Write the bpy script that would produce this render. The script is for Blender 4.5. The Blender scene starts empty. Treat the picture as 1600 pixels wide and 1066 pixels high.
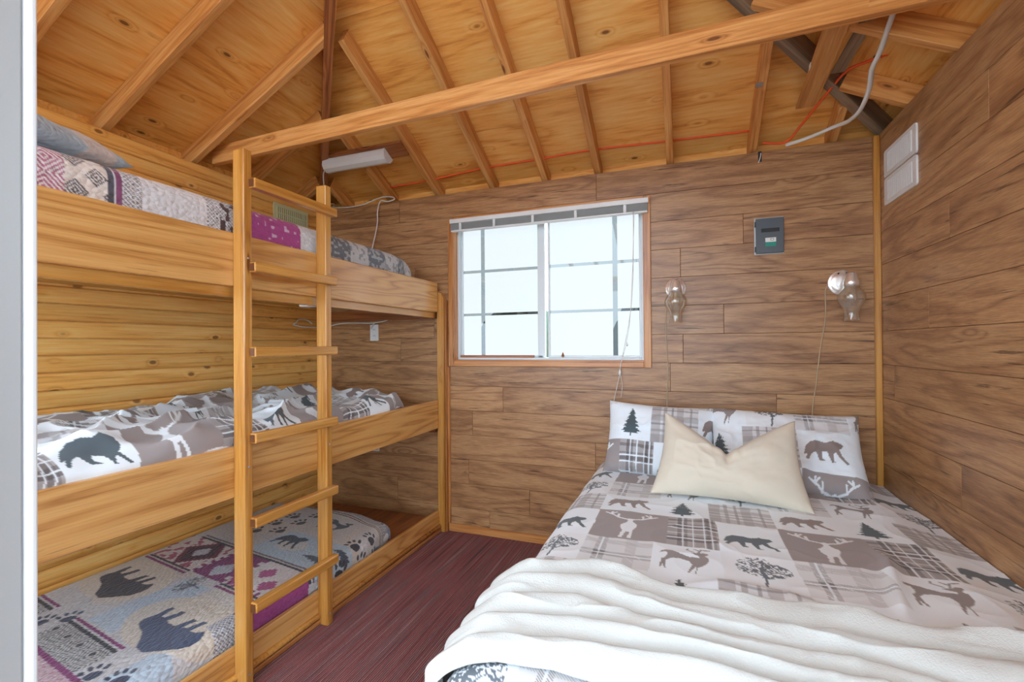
import bpy, bmesh, math, random
import numpy as np
from mathutils import Matrix, Vector

random.seed(7)
scene = bpy.context.scene
COL = scene.collection

# ------------------------------------------------------------------ camera
F_PX, YAW, PITCH, ROLL, CY, CAM_H = 728.725, 0.355270524, 0.00572507, -0.00750822, 535.693, 1.235
_c, _s = math.cos, math.sin
FWD = Vector((-_s(YAW) * _c(PITCH), _c(YAW) * _c(PITCH), _s(PITCH)))
_r = Vector((_c(YAW), _s(YAW), 0.0))
_u = _r.cross(FWD)
RIGHT = _r * _c(ROLL) + _u * _s(ROLL)
UPV = -_r * _s(ROLL) + _u * _c(ROLL)
cam_data = bpy.data.cameras.new('camera')
cam = bpy.data.objects.new('camera', cam_data)
COL.objects.link(cam)
cam_data.sensor_width = 36.0
cam_data.lens = F_PX * 36.0 / 1600.0
cam_data.shift_y = (CY - 533.0) / 1600.0
cam_data.clip_start = 0.02
cam.matrix_world = Matrix(((RIGHT.x, UPV.x, -FWD.x, 0.0), (RIGHT.y, UPV.y, -FWD.y, 0.0),
                           (RIGHT.z, UPV.z, -FWD.z, CAM_H), (0, 0, 0, 1)))
scene.camera = cam

# ------------------------------------------------------------------ world and exposure
world = bpy.data.worlds.new('overcast_sky')
scene.world = world
world.use_nodes = True
_bg = world.node_tree.nodes['Background']
_bg.inputs[0].default_value = (0.74, 0.92, 1.08, 1)
_bg.inputs[1].default_value = 4.4
scene.view_settings.view_transform = 'Standard'
scene.view_settings.look = 'None'
scene.view_settings.gamma = 1.0
scene.view_settings.use_curve_mapping = False
scene.view_settings.exposure = 0.78
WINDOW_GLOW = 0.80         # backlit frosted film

# ------------------------------------------------------------------ room sizes (metres)
XL, XR, YB, YF, ZT = -2.55, 0.913, 2.80, -2.00, 2.26
DOOR_X0, DOOR_X1, DOOR_Z = -0.46, 0.42, 2.08  # doorway added out of view as a daylight opening
WX0, WX1, WZ0, WZ1 = -1.455, -0.212, 1.1295, 2.0985      # window opening
XB = -1.545                                               # bunk front plane


# ------------------------------------------------------------------ helpers
def lin(r, g, b):
    f = lambda v: (v / 255.0) / 12.92 if v / 255.0 <= 0.04045 else ((v / 255.0 + 0.055) / 1.055) ** 2.4
    return (f(r), f(g), f(b))


def tag(o, label=None, cat=None, group=None, kind=None):
    if label: o['label'] = label
    if cat: o['category'] = cat
    if group: o['group'] = group
    if kind: o['kind'] = kind
    return o


WM = {}                                  # world matrices of the objects made so far


def link(name, me, parent=None, mw=None):
    o = bpy.data.objects.new(name, me)
    COL.objects.link(o)
    if parent is not None:
        o.parent = parent
        o.matrix_parent_inverse = WM[parent.name].inverted()      # children are given in world coordinates
    WM[o.name] = Matrix.Identity(4) if mw is None else mw.copy()
    if mw is not None:
        o.matrix_basis = mw
    return o


def thing(name, label, cat, loc=(0, 0, 0), group=None):
    o = bpy.data.objects.new(name, None)
    o.empty_display_size = 0.1
    COL.objects.link(o)
    o.location = loc
    WM[o.name] = Matrix.Translation(loc)
    return tag(o, label, cat, group)


def mesh_from(verts, faces, mat=None, smooth=False, name='mesh'):
    me = bpy.data.meshes.new(name)
    me.from_pydata([tuple(v) for v in verts], [], faces)
    if mat: me.materials.append(mat)
    if smooth: me.polygons.foreach_set('use_smooth', [True] * len(me.polygons))
    me.update()
    return me


_box_cache = {}


def box_mesh(lx, ly, lz, mat, bev=0.0, seg=1):
    key = (round(lx, 4), round(ly, 4), round(lz, 4), mat.name, bev, seg)
    if key in _box_cache: return _box_cache[key]
    bm = bmesh.new()
    bmesh.ops.create_cube(bm, size=1.0)
    bmesh.ops.scale(bm, vec=(lx, ly, lz), verts=bm.verts)
    if bev > 0:
        bmesh.ops.bevel(bm, geom=bm.edges[:], offset=min(bev, 0.45 * min(lx, ly, lz)), segments=seg, profile=0.5, affect='EDGES')
    me = bpy.data.meshes.new('box')
    bm.to_mesh(me); bm.free()
    if bev >= 0.03: me.polygons.foreach_set('use_smooth', [True] * len(me.polygons))
    me.materials.append(mat)
    _box_cache[key] = me
    return me


def frame(origin, ex, up):
    ex = Vector(ex).normalized()
    up = Vector(up)
    ey = up.cross(ex).normalized()
    ez = ex.cross(ey).normalized()
    o = Vector(origin)
    return Matrix(((ex.x, ey.x, ez.x, o.x), (ex.y, ey.y, ez.y, o.y), (ex.z, ey.z, ez.z, o.z), (0, 0, 0, 1)))


def bar(name, p0, p1, w, h, mat, parent=None, up=(0, 0, 1), bev=0.0, seg=1, lift=0.0):
    """a board from p0 to p1: local X is its length, w across, h along up; lift moves it along up"""
    p0, p1 = Vector(p0), Vector(p1)
    m = frame((p0 + p1) / 2, p1 - p0, up)
    if lift: m = m @ Matrix.Translation((0, 0, lift))
    return link(name, box_mesh((p1 - p0).length, w, h, mat, bev, seg), parent, m)


def abox(name, x0, x1, y0, y1, z0, z1, mat, parent=None, bev=0.0, seg=1, long=None):
    """axis aligned box with local X along its longest side"""
    d = {'X': x1 - x0, 'Y': y1 - y0, 'Z': z1 - z0}
    ax = long or max(d, key=d.get)
    c = ((x0 + x1) / 2, (y0 + y1) / 2, (z0 + z1) / 2)
    if ax == 'X': return link(name, box_mesh(d['X'], d['Y'], d['Z'], mat, bev, seg), parent, frame(c, (1, 0, 0), (0, 0, 1)))
    if ax == 'Y': return link(name, box_mesh(d['Y'], d['X'], d['Z'], mat, bev, seg), parent, frame(c, (0, 1, 0), (0, 0, 1)))
    return link(name, box_mesh(d['Z'], d['Y'], d['X'], mat, bev, seg), parent, frame(c, (0, 0, 1), (-1, 0, 0)))


def multibox(name, boxes, mat, parent=None):
    vs, fs = [], []
    for (x0, x1, y0, y1, z0, z1) in boxes:
        n = len(vs)
        vs += [(x0, y0, z0), (x1, y0, z0), (x1, y1, z0), (x0, y1, z0), (x0, y0, z1), (x1, y0, z1), (x1, y1, z1), (x0, y1, z1)]
        fs += [(n, n + 3, n + 2, n + 1), (n + 4, n + 5, n + 6, n + 7), (n, n + 1, n + 5, n + 4), (n + 1, n + 2, n + 6, n + 5), (n + 2, n + 3, n + 7, n + 6), (n + 3, n, n + 4, n + 7)]
    return link(name, mesh_from(vs, fs, mat), parent)


def catmull(pts, n=8):
    pts = [Vector(p) for p in pts]
    out = []
    for i in range(len(pts) - 1):
        p0, p1, p2, p3 = pts[max(i - 1, 0)], pts[i], pts[i + 1], pts[min(i + 2, len(pts) - 1)]
        for k in range(n):
            t = k / n
            out.append(0.5 * ((2 * p1) + (p2 - p0) * t + (2 * p0 - 5 * p1 + 4 * p2 - p3) * t * t + (3 * p1 - p0 - 3 * p2 + p3) * t ** 3))
    out.append(pts[-1])
    return out


def tube(name, pts, r, mat, parent=None, sides=8, smooth_n=8, flat=1.0):
    path = catmull(pts, smooth_n) if smooth_n else [Vector(p) for p in pts]
    vs, fs = [], []
    a = None
    for i, p in enumerate(path):
        t = (path[min(i + 1, len(path) - 1)] - path[max(i - 1, 0)]).normalized()
        a = t.orthogonal() if a is None else a - t * a.dot(t)      # parallel transport
        a.normalize()
        b = t.cross(a)
        for k in range(sides):
            q = 2 * math.pi * k / sides
            vs.append(p + a * (math.cos(q) * r) + b * (math.sin(q) * r * flat))
    for i in range(len(path) - 1):
        for k in range(sides):
            k2 = (k + 1) % sides
            fs.append((i * sides + k, i * sides + k2, (i + 1) * sides + k2, (i + 1) * sides + k))
    fs.append(tuple(range(sides - 1, -1, -1)))
    n = (len(path) - 1) * sides
    fs.append(tuple(range(n, n + sides)))
    return link(name, mesh_from(vs, fs, mat, True), parent)


def lathe(name, prof, origin, axis, mat, parent=None, n=28, closed=False):
    """prof: list of (radius, height along axis)"""
    m = frame(origin, Vector(axis).orthogonal(), axis)
    vs, fs = [], []
    for (r, h) in prof:
        for k in range(n):
            q = 2 * math.pi * k / n
            vs.append((r * math.cos(q), r * math.sin(q), h))
    L = len(prof)
    for i in range(L - 1):
        for k in range(n):
            k2 = (k + 1) % n
            fs.append((i * n + k, i * n + k2, (i + 1) * n + k2, (i + 1) * n + k))
    if closed:
        fs.append(tuple(range(n - 1, -1, -1)))
        fs.append(tuple(range((L - 1) * n, L * n)))
    return link(name, mesh_from(vs, fs, mat, True), parent, m)


def extrude_poly(name, pts2, mapfn, d0, d1, mat, parent=None):
    """pts2 polygon extruded between depth d0 and d1; mapfn(a, b, d) -> world"""
    n = len(pts2)
    vs = [mapfn(a, b, d0) for a, b in pts2] + [mapfn(a, b, d1) for a, b in pts2]
    fs = [tuple(range(n)), tuple(range(2 * n - 1, n - 1, -1))] + [(i, i + n, (i + 1) % n + n, (i + 1) % n) for i in range(n)]
    me = mesh_from(vs, fs, mat)
    bm = bmesh.new(); bm.from_mesh(me); bmesh.ops.recalc_face_normals(bm, faces=bm.faces); bm.to_mesh(me); bm.free()
    return link(name, me, parent)


# ------------------------------------------------------------------ materials
def new_mat(name):
    m = bpy.data.materials.new(name)
    m.use_nodes = True
    nt = m.node_tree
    return m, nt, nt.nodes, nt.links, nt.nodes['Principled BSDF']


def plain(name, rgb, rough=0.5, metal=0.0, coat=0.0, bump=0.0, bscale=60.0, var=0.0):
    m, nt, N, L, p = new_mat(name)
    p.inputs['Base Color'].default_value = (*rgb, 1)
    p.inputs['Roughness'].default_value = rough
    p.inputs['Metallic'].default_value = metal
    p.inputs['Coat Weight'].default_value = coat
    if bump or var:
        tc = N.new('ShaderNodeTexCoord')
        no = N.new('ShaderNodeTexNoise')
        no.inputs['Scale'].default_value = bscale
        no.inputs['Detail'].default_value = 4
        L.new(tc.outputs['Object'], no.inputs['Vector'])
        if bump:
            b = N.new('ShaderNodeBump')
            b.inputs['Strength'].default_value = bump
            b.inputs['Distance'].default_value = 0.004
            L.new(no.outputs['Fac'], b.inputs['Height'])
            L.new(b.outputs['Normal'], p.inputs['Normal'])
        if var:
            mx = N.new('ShaderNodeMix'); mx.data_type = 'RGBA'
            mx.inputs[6].default_value = (*[v * (1 - var) for v in rgb], 1)
            mx.inputs[7].default_value = (*[min(1, v * (1 + var)) for v in rgb], 1)
            L.new(no.outputs['Fac'], mx.inputs[0])
            L.new(mx.outputs[2], p.inputs['Base Color'])
    return m


def wood(name, dark, mid, light, rings=5.0, along=0.9, across=7.0, fine=150.0, crack=0.5, knots=0.0,
         knot_scale=(1.6, 6.0), knot_col=(0.06, 0.025, 0.01), rough=0.45, coat=0.0, spread=0.16, bump=0.15, contour=0.45,
         fine_along=5.0, crack_scale=(2.2, 30.0), crack_th=0.64, knot_r=0.13, fine_gain=2.4, line=0.5):
    m, nt, N, L, p = new_mat(name)

    def math_(op, a, b=None, clamp=False):
        n = N.new('ShaderNodeMath'); n.operation = op; n.use_clamp = clamp
        for i, v in enumerate((a, b)):
            if v is None: continue
            if isinstance(v, (int, float)): n.inputs[i].default_value = v
            else: L.new(v, n.inputs[i])
        return n.outputs[0]

    tc = N.new('ShaderNodeTexCoord')
    oi = N.new('ShaderNodeObjectInfo')
    comb = N.new('ShaderNodeCombineXYZ')
    L.new(math_('MULTIPLY', oi.outputs['Random'], 53.0), comb.inputs[0])
    L.new(math_('MULTIPLY', oi.outputs['Random'], 91.0), comb.inputs[1])
    L.new(math_('MULTIPLY', oi.outputs['Random'], 37.0), comb.inputs[2])
    add = N.new('ShaderNodeVectorMath'); add.operation = 'ADD'
    L.new(tc.outputs['Object'], add.inputs[0]); L.new(comb.outputs[0], add.inputs[1])

    def scaled(a, c):
        v = N.new('ShaderNodeVectorMath'); v.operation = 'MULTIPLY'
        v.inputs[1].default_value = (a, c, c)
        L.new(add.outputs[0], v.inputs[0])
        return v.outputs[0]

    def noise(a, c, det=3.0, dist=0.0, rgh=0.55):
        n = N.new('ShaderNodeTexNoise')
        n.inputs['Scale'].default_value = 1.0
        n.inputs['Detail'].default_value = det
        n.inputs['Distortion'].default_value = dist
        n.inputs['Roughness'].default_value = rgh
        L.new(scaled(a, c), n.inputs['Vector'])
        return n.outputs['Fac']

    # knots distort the grain around them
    if knots > 0:
        vo = N.new('ShaderNodeTexVoronoi')
        vo.inputs['Scale'].default_value = 1.0
        L.new(scaled(*knot_scale), vo.inputs['Vector'])
        sep = N.new('ShaderNodeSeparateColor'); L.new(vo.outputs['Color'], sep.inputs[0])
        on = math_('LESS_THAN', sep.outputs[0], knots)
        kd = vo.outputs['Distance']
        near = math_('MULTIPLY', math_('SUBTRACT', 1.0, math_('DIVIDE', kd, 0.42), clamp=True), on)
    cn = noise(along, across, 2.0, 0.4)
    if knots > 0: cn = math_('ADD', cn, math_('MULTIPLY', math_('POWER', near, 2.0), 0.55))
    wv = math_('SINE', math_('MULTIPLY', cn, rings * 6.2832))
    wv = math_('POWER', math_('ADD', math_('MULTIPLY', wv, 0.5), 0.5), line)
    fn = noise(fine_along, fine, 4.0, 0.0, 0.65)
    fn = math_('ADD', math_('MULTIPLY', math_('SUBTRACT', fn, 0.5), fine_gain), 0.5, True)
    tn = noise(along * 0.7, across * 0.55, 3.0)
    tn = math_('ADD', math_('MULTIPLY', math_('SUBTRACT', tn, 0.5), 2.0), 0.5, True)
    fac = math_('ADD', math_('ADD', math_('MULTIPLY', wv, contour), math_('MULTIPLY', fn, 0.62 - contour * 0.5)),
                math_('MULTIPLY', tn, 0.38 - contour * 0.5))
    cr = N.new('ShaderNodeValToRGB')
    e = cr.color_ramp.elements
    e[0].position = 0.12; e[0].color = (*dark, 1)
    e[1].position = 0.88; e[1].color = (*light, 1)
    q = e.new(0.5); q.color = (*mid, 1)
    L.new(fac, cr.inputs[0])
    col = cr.outputs[0]

    def mixc(fac_, a, b, mode='MIX'):
        mx = N.new('ShaderNodeMix'); mx.data_type = 'RGBA'; mx.blend_type = mode
        if isinstance(fac_, (int, float)): mx.inputs[0].default_value = fac_
        else: L.new(fac_, mx.inputs[0])
        L.new(a, mx.inputs[6])
        if isinstance(b, tuple): mx.inputs[7].default_value = (*b, 1)
        else: L.new(b, mx.inputs[7])
        return mx.outputs[2]

    if crack > 0:
        ck = noise(crack_scale[0], crack_scale[1], 5.0, 0.3, 0.6)
        ck = math_('MULTIPLY', math_('SUBTRACT', ck, crack_th), 14.0, True)
        ck = math_('MAXIMUM', math_('MINIMUM', ck, 1.0), 0.0)
        col = mixc(math_('MULTIPLY', ck, crack), col, tuple(v * 0.28 for v in dark))
    if knots > 0:
        kk = math_('MULTIPLY', math_('MULTIPLY', math_('SUBTRACT', knot_r, kd), 16.0, True), on)
        kk = math_('MINIMUM', math_('MAXIMUM', kk, 0.0), 0.92)
        col = mixc(kk, col, knot_col)
        halo = math_('MULTIPLY', math_('POWER', near, 3.0), 0.45)
        col = mixc(halo, col, tuple(v * 0.8 for v in dark))
    hs = N.new('ShaderNodeHueSaturation')
    L.new(math_('ADD', math_('MULTIPLY', math_('FRACT', math_('MULTIPLY', oi.outputs['Random'], 7.31)), 2 * spread), 1.0 - spread), hs.inputs['Value'])
    L.new(col, hs.inputs['Color'])
    L.new(hs.outputs[0], p.inputs['Base Color'])
    p.inputs['Roughness'].default_value = rough
    p.inputs['Coat Weight'].default_value = coat
    p.inputs['Coat Roughness'].default_value = 0.18
    if bump:
        b = N.new('ShaderNodeBump')
        b.inputs['Strength'].default_value = bump
        b.inputs['Distance'].default_value = 0.0015
        L.new(fac, b.inputs['Height'])
        L.new(b.outputs['Normal'], p.inputs['Normal'])
    return m


M = {}
M['laminate'] = wood('brown_laminate', lin(106, 70, 46), lin(160, 114, 76), lin(202, 158, 112), rings=7.0, along=0.9, across=6.5,
                     fine=300.0, crack=0.75, knots=0.18, knot_scale=(2.4, 8.0), knot_col=lin(70, 46, 32), knot_r=0.12, rough=0.34, spread=0.08, contour=0.30,
                     crack_scale=(3.4, 70.0), crack_th=0.615, fine_along=14.0, fine_gain=2.0, line=0.4)
M['pine'] = wood('knotty_pine', lin(204, 134, 56), lin(245, 178, 92), lin(253, 206, 126), rings=3.0, along=0.7, across=10.0,
                 fine=110.0, crack=0.0, knots=0.55, knot_scale=(7.5, 13.0), knot_r=0.17, knot_col=lin(132, 78, 32), rough=0.34, coat=0.15, spread=0.09, contour=0.3)
M['plywood'] = wood('plywood', lin(206, 124, 48), lin(244, 174, 88), lin(252, 202, 124), rings=6.0, along=0.8, across=3.4,
                    fine=60.0, crack=0.35, knots=0.32, knot_scale=(5.0, 11.0), knot_r=0.12, knot_col=lin(84, 42, 18), rough=0.5, spread=0.07, contour=0.3,
                    crack_scale=(3.0, 22.0), crack_th=0.67)
M['rafter'] = wood('rafter_lumber', lin(178, 108, 50), lin(216, 148, 80), lin(238, 182, 116), rings=4.0, along=0.8, across=14.0,
                   fine=110.0, crack=0.2, knots=0.3, knot_scale=(4.0, 14.0), knot_col=lin(92, 46, 22), rough=0.5, spread=0.12, contour=0.35)
M['dark_rafter'] = wood('dark_lumber', lin(112, 60, 30), lin(150, 88, 48), lin(178, 112, 66), rings=4.0, along=0.8, across=14.0,
                        fine=110.0, crack=0.3, knots=0.25, knot_scale=(4.0, 14.0), rough=0.5, spread=0.08)
M['grey_wood'] = wood('weathered_lumber', lin(96, 78, 62), lin(134, 110, 88), lin(166, 140, 112), rings=3.0, along=0.8, across=16.0,
                      fine=110.0, crack=0.5, rough=0.7, spread=0.05)
M['oak'] = wood('oak_board', lin(176, 116, 54), lin(214, 154, 84), lin(228, 176, 108), rings=13.0, along=0.45, across=6.0,
                fine=230.0, crack=0.3, rough=0.3, coat=0.35, spread=0.05, contour=0.5, crack_scale=(5.0, 150.0), crack_th=0.6)
M['honey'] = wood('honey_pine', lin(164, 100, 36), lin(200, 138, 62), lin(216, 160, 84), rings=3.0, along=0.6, across=14.0,
                  fine=120.0, crack=0.0, knots=0.18, knot_scale=(3.0, 14.0), knot_col=lin(104, 56, 22), rough=0.26, coat=0.45, spread=0.07, contour=0.3)
M['casing'] = wood('window_casing_wood', lin(150, 86, 40), lin(190, 124, 66), lin(212, 152, 92), rings=4.0, along=0.7, across=18.0,
                   fine=130.0, crack=0.2, knots=0.25, knot_scale=(3.0, 16.0), rough=0.35, coat=0.2, spread=0.1)
M['end_grain'] = plain('end_grain', lin(104, 58, 26), 0.5, var=0.15, bscale=90)
M['deck_wood'] = wood('red_brown_board', lin(110, 56, 26), lin(150, 84, 42), lin(176, 108, 60), rings=4.0, across=9.0, rough=0.4, coat=0.2)
M['white_paint'] = plain('white_paint', (0.78, 0.78, 0.79), 0.4, bump=0.03, bscale=120)
M['panel_paint'] = plain('panel_paint', (0.36, 0.355, 0.35), 0.45, bump=0.03, bscale=120)
M['white_plastic'] = plain('white_plastic', (0.80, 0.80, 0.80), 0.35)
M['white_vinyl'] = plain('white_vinyl', (0.74, 0.80, 0.83), 0.3)
M['backing'] = plain('wall_backing', (0.05, 0.035, 0.025), 0.9)
M['outer_wall'] = plain('outer_wall', (0.35, 0.33, 0.3), 0.9)
M['slate_metal'] = plain('grey_painted_steel', lin(84, 92, 98), 0.4, 0.2)
M['black'] = plain('black_plastic', (0.012, 0.012, 0.014), 0.4)
M['chrome'] = plain('chrome', (0.93, 0.92, 0.90), 0.25, 0.75)
M['cord_white'] = plain('white_cable', (0.75, 0.74, 0.72), 0.5)
M['cord_beige'] = plain('beige_cord', lin(196, 172, 138), 0.6)
M['cord_orange'] = plain('orange_cord', lin(240, 92, 40), 0.6)
M['green_sticker'] = plain('green_sticker', lin(36, 140, 122), 0.5)
M['paper'] = plain('paper', (0.82, 0.82, 0.78), 0.7)
M['grey_slat'] = plain('blind_slat', lin(176, 180, 180), 0.4)
M['cream_vent'] = plain('cream_vent_paint', lin(208, 204, 160), 0.45)
M['mattress'] = plain('mattress_ticking', (0.72, 0.71, 0.70), 0.9, bump=0.1)
M['box_spring'] = plain('bed_base_cloth', (0.30, 0.27, 0.25), 0.9)
M['galvanised'] = plain('galvanised_steel', (0.45, 0.46, 0.46), 0.4, 0.8)
M['gravel'] = plain('pale_gravel', lin(190, 180, 164), 0.95, bump=0.4, bscale=12, var=0.15)
M['shrub'] = plain('evergreen', lin(66, 78, 62), 0.9, bump=0.4, bscale=14, var=0.3)


def carpet_mat():
    m, nt, N, L, p = new_mat('striped_carpet')
    tc = N.new('ShaderNodeTexCoord')

    def nz(sx, sy, det=3.0):
        v = N.new('ShaderNodeVectorMath'); v.operation = 'MULTIPLY'; v.inputs[1].default_value = (sx, sy, 1)
        L.new(tc.outputs['Object'], v.inputs[0])
        n = N.new('ShaderNodeTexNoise'); n.inputs['Scale'].default_value = 1.0; n.inputs['Detail'].default_value = det
        L.new(v.outputs[0], n.inputs['Vector'])
        return n.outputs['Fac']
    cr = N.new('ShaderNodeValToRGB')
    e = cr.color_ramp.elements
    e[0].position = 0.30; e[0].color = (*lin(110, 92, 98), 1)
    e[1].position = 0.74; e[1].color = (*lin(226, 200, 196), 1)
    for pos, c in ((0.42, (186, 96, 94)), (0.50, (214, 132, 128)), (0.57, (158, 124, 128)), (0.64, (222, 156, 150))):
        q = e.new(pos); q.color = (*lin(*c), 1)
    L.new(nz(118.0, 1.4, 2.0), cr.inputs[0])
    mx = N.new('ShaderNodeMix'); mx.data_type = 'RGBA'; mx.blend_type = 'MULTIPLY'; mx.inputs[0].default_value = 0.55
    cr2 = N.new('ShaderNodeValToRGB')
    cr2.color_ramp.elements[0].position = 0.35; cr2.color_ramp.elements[0].color = (0.35, 0.3, 0.32, 1)
    cr2.color_ramp.elements[1].position = 0.65; cr2.color_ramp.elements[1].color = (1, 1, 1, 1)
    L.new(nz(420.0, 220.0, 2.0), cr2.inputs[0])
    L.new(cr.outputs[0], mx.inputs[6]); L.new(cr2.outputs[0], mx.inputs[7])
    L.new(mx.outputs[2], p.inputs['Base Color'])
    p.inputs['Roughness'].default_value = 0.95
    sx = N.new('ShaderNodeSeparateXYZ'); L.new(tc.outputs['Object'], sx.inputs[0])
    mu = N.new('ShaderNodeMath'); mu.operation = 'MULTIPLY'; mu.inputs[1].default_value = 2 * math.pi / 0.0085; L.new(sx.outputs[0], mu.inputs[0])
    si = N.new('ShaderNodeMath'); si.operation = 'SINE'; L.new(mu.outputs[0], si.inputs[0])
    mr = N.new('ShaderNodeMapRange'); mr.inputs[1].default_value = -1.0; mr.inputs[2].default_value = 0.4; L.new(si.outputs[0], mr.inputs[0])
    m3 = N.new('ShaderNodeMix'); m3.data_type = 'RGBA'
    m3.inputs[6].default_value = (*lin(92, 70, 74), 1)
    L.new(mr.outputs[0], m3.inputs[0]); L.new(mx.outputs[2], m3.inputs[7]); L.new(m3.outputs[2], p.inputs['Base Color'])
    b = N.new('ShaderNodeBump'); b.inputs['Strength'].default_value = 0.7; b.inputs['Distance'].default_value = 0.004
    L.new(si.outputs[0], b.inputs['Height']); L.new(b.outputs['Normal'], p.inputs['Normal'])
    return m


def cloth_mat(name, bump_scale=350.0, bump=0.15, use_attr=True, rgb=(0.8, 0.8, 0.8), sheen=0.15, dist=0.002, quilt=0.0):
    m, nt, N, L, p = new_mat(name)
    if use_attr:
        at = N.new('ShaderNodeAttribute'); at.attribute_name = 'print'
        L.new(at.outputs['Color'], p.inputs['Base Color'])
    else:
        p.inputs['Base Color'].default_value = (*rgb, 1)
    p.inputs['Roughness'].default_value = 0.85
    p.inputs['Sheen Weight'].default_value = sheen
    tc = N.new('ShaderNodeTexCoord')
    no = N.new('ShaderNodeTexNoise'); no.inputs['Scale'].default_value = bump_scale; no.inputs['Detail'].default_value = 2
    L.new(tc.outputs['Object'], no.inputs['Vector'])
    b = N.new('ShaderNodeBump'); b.inputs['Strength'].default_value = bump; b.inputs['Distance'].default_value = dist
    L.new(no.outputs['Fac'], b.inputs['Height'])
    out = b.outputs['Normal']
    if quilt:
        n2 = N.new('ShaderNodeTexVoronoi'); n2.inputs['Scale'].default_value = 70.0
        v = N.new('ShaderNodeVectorMath'); v.operation = 'MULTIPLY'; v.inputs[1].default_value = (1.6, 0.8, 1.0)
        L.new(tc.outputs['Object'], v.inputs[0]); L.new(v.outputs[0], n2.inputs['Vector'])
        b2 = N.new('ShaderNodeBump'); b2.inputs['Strength'].default_value = quilt; b2.inputs['Distance'].default_value = 0.006; b2.invert = True
        L.new(n2.outputs['Distance'], b2.inputs['Height']); L.new(out, b2.inputs['Normal'])
        out = b2.outputs['Normal']
    L.new(out, p.inputs['Normal'])
    return m


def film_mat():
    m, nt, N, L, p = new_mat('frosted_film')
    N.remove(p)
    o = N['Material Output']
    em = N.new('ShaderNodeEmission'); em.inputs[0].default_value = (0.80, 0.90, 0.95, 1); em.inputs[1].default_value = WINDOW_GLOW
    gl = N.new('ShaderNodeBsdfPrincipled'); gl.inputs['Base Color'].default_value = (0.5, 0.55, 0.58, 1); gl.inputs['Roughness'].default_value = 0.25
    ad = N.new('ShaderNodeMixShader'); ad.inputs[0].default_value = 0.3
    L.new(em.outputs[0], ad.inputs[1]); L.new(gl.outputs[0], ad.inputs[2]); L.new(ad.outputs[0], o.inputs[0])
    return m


def glass_mat(name, tint=(0.9, 0.95, 0.95), gloss=0.12, rough=0.02, haze=0.0):
    m, nt, N, L, p = new_mat(name)
    N.remove(p)
    o = N['Material Output']
    tr = N.new('ShaderNodeBsdfTransparent'); tr.inputs[0].default_value = (*tint, 1)
    gs = N.new('ShaderNodeBsdfGlossy'); gs.inputs['Roughness'].default_value = rough
    lw = N.new('ShaderNodeLayerWeight'); lw.inputs[0].default_value = 0.35
    mr = N.new('ShaderNodeMath'); mr.operation = 'MULTIPLY_ADD'; mr.inputs[1].default_value = 0.8; mr.inputs[2].default_value = gloss
    L.new(lw.outputs['Facing'], mr.inputs[0])
    mx = N.new('ShaderNodeMixShader')
    L.new(mr.outputs[0], mx.inputs[0]); L.new(tr.outputs[0], mx.inputs[1]); L.new(gs.outputs[0], mx.inputs[2]); 
    last = mx.outputs[0]
    if haze:
        df = N.new('ShaderNodeBsdfDiffuse'); df.inputs[0].default_value = (0.9, 0.88, 0.8, 1)
        m2 = N.new('ShaderNodeMixShader'); m2.inputs[0].default_value = haze
        L.new(last, m2.inputs[1]); L.new(df.outputs[0], m2.inputs[2]); last = m2.outputs[0]
    L.new(last, o.inputs[0])
    return m


M['carpet'] = carpet_mat()
M['comforter'] = cloth_mat('printed_cotton', 420.0, 0.12)
M['quilt'] = cloth_mat('stitched_quilt', 300.0, 0.25, quilt=0.75)
M['cream_cloth'] = cloth_mat('cream_velvet', 500.0, 0.1, False, lin(220, 209, 190), 0.3)
M['throw'] = cloth_mat('white_knit', 260.0, 0.5, False, lin(216, 218, 214), 0.2, 0.003)
M['film'] = film_mat()
M['clear_glass'] = glass_mat('window_glass', (0.26, 0.26, 0.25), 0.03)
M['thin_glass'] = glass_mat('thin_clear_glass', (0.97, 0.98, 0.98), 0.02)
M['lamp_glass'] = glass_mat('amber_tinted_glass', (0.985, 0.97, 0.92), 0.10, 0.04, 0.07)

# ------------------------------------------------------------------ floor
floor = multibox('floor', [(XL - 0.1, XR + 0.1, YF - 0.1, YB + 0.1, -0.05, 0.0)], M['carpet'])
tag(floor, 'dark red striped carpet between the bunk and the bed', kind='structure')
ground = multibox('ground', [(-30, 30, -30, 40, -0.45, -0.35)], M['gravel'])
tag(ground, 'pale gravel ground outside the window', kind='structure')

# ------------------------------------------------------------------ walls
MOD = 0.1615
ROWS = [(ZT - MOD * (k + 1), ZT - MOD * k) for k in range(14)]
wall_back = multibox('wall_back', [(XL - 0.12, WX0, YB, YB + 0.12, 0, ZT), (WX1, XR + 0.12, YB, YB + 0.12, 0, ZT),
                                   (WX0, WX1, YB, YB + 0.12, 0, WZ0), (WX0, WX1, YB, YB + 0.12, WZ1, ZT)], M['backing'])
tag(wall_back, 'wall of brown wood-look planks around the window', kind='structure')
GAP, PT = 0.0007, 0.008
BACK_JOINTS = {0: [-1.871, -0.49], 1: [-1.30], 2: [-2.2, 0.3], 3: [-1.75, -0.02], 4: [-2.1], 5: [-1.6, 0.2], 6: [-1.868, -0.01],
               7: [-0.08], 8: [-1.1, 0.45], 9: [-1.317, -0.45 + 1.0], 10: [-0.508], 11: [-1.346, 0.1], 12: [-1.898, -0.926], 13: [-1.2, 0.2]}


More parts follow.
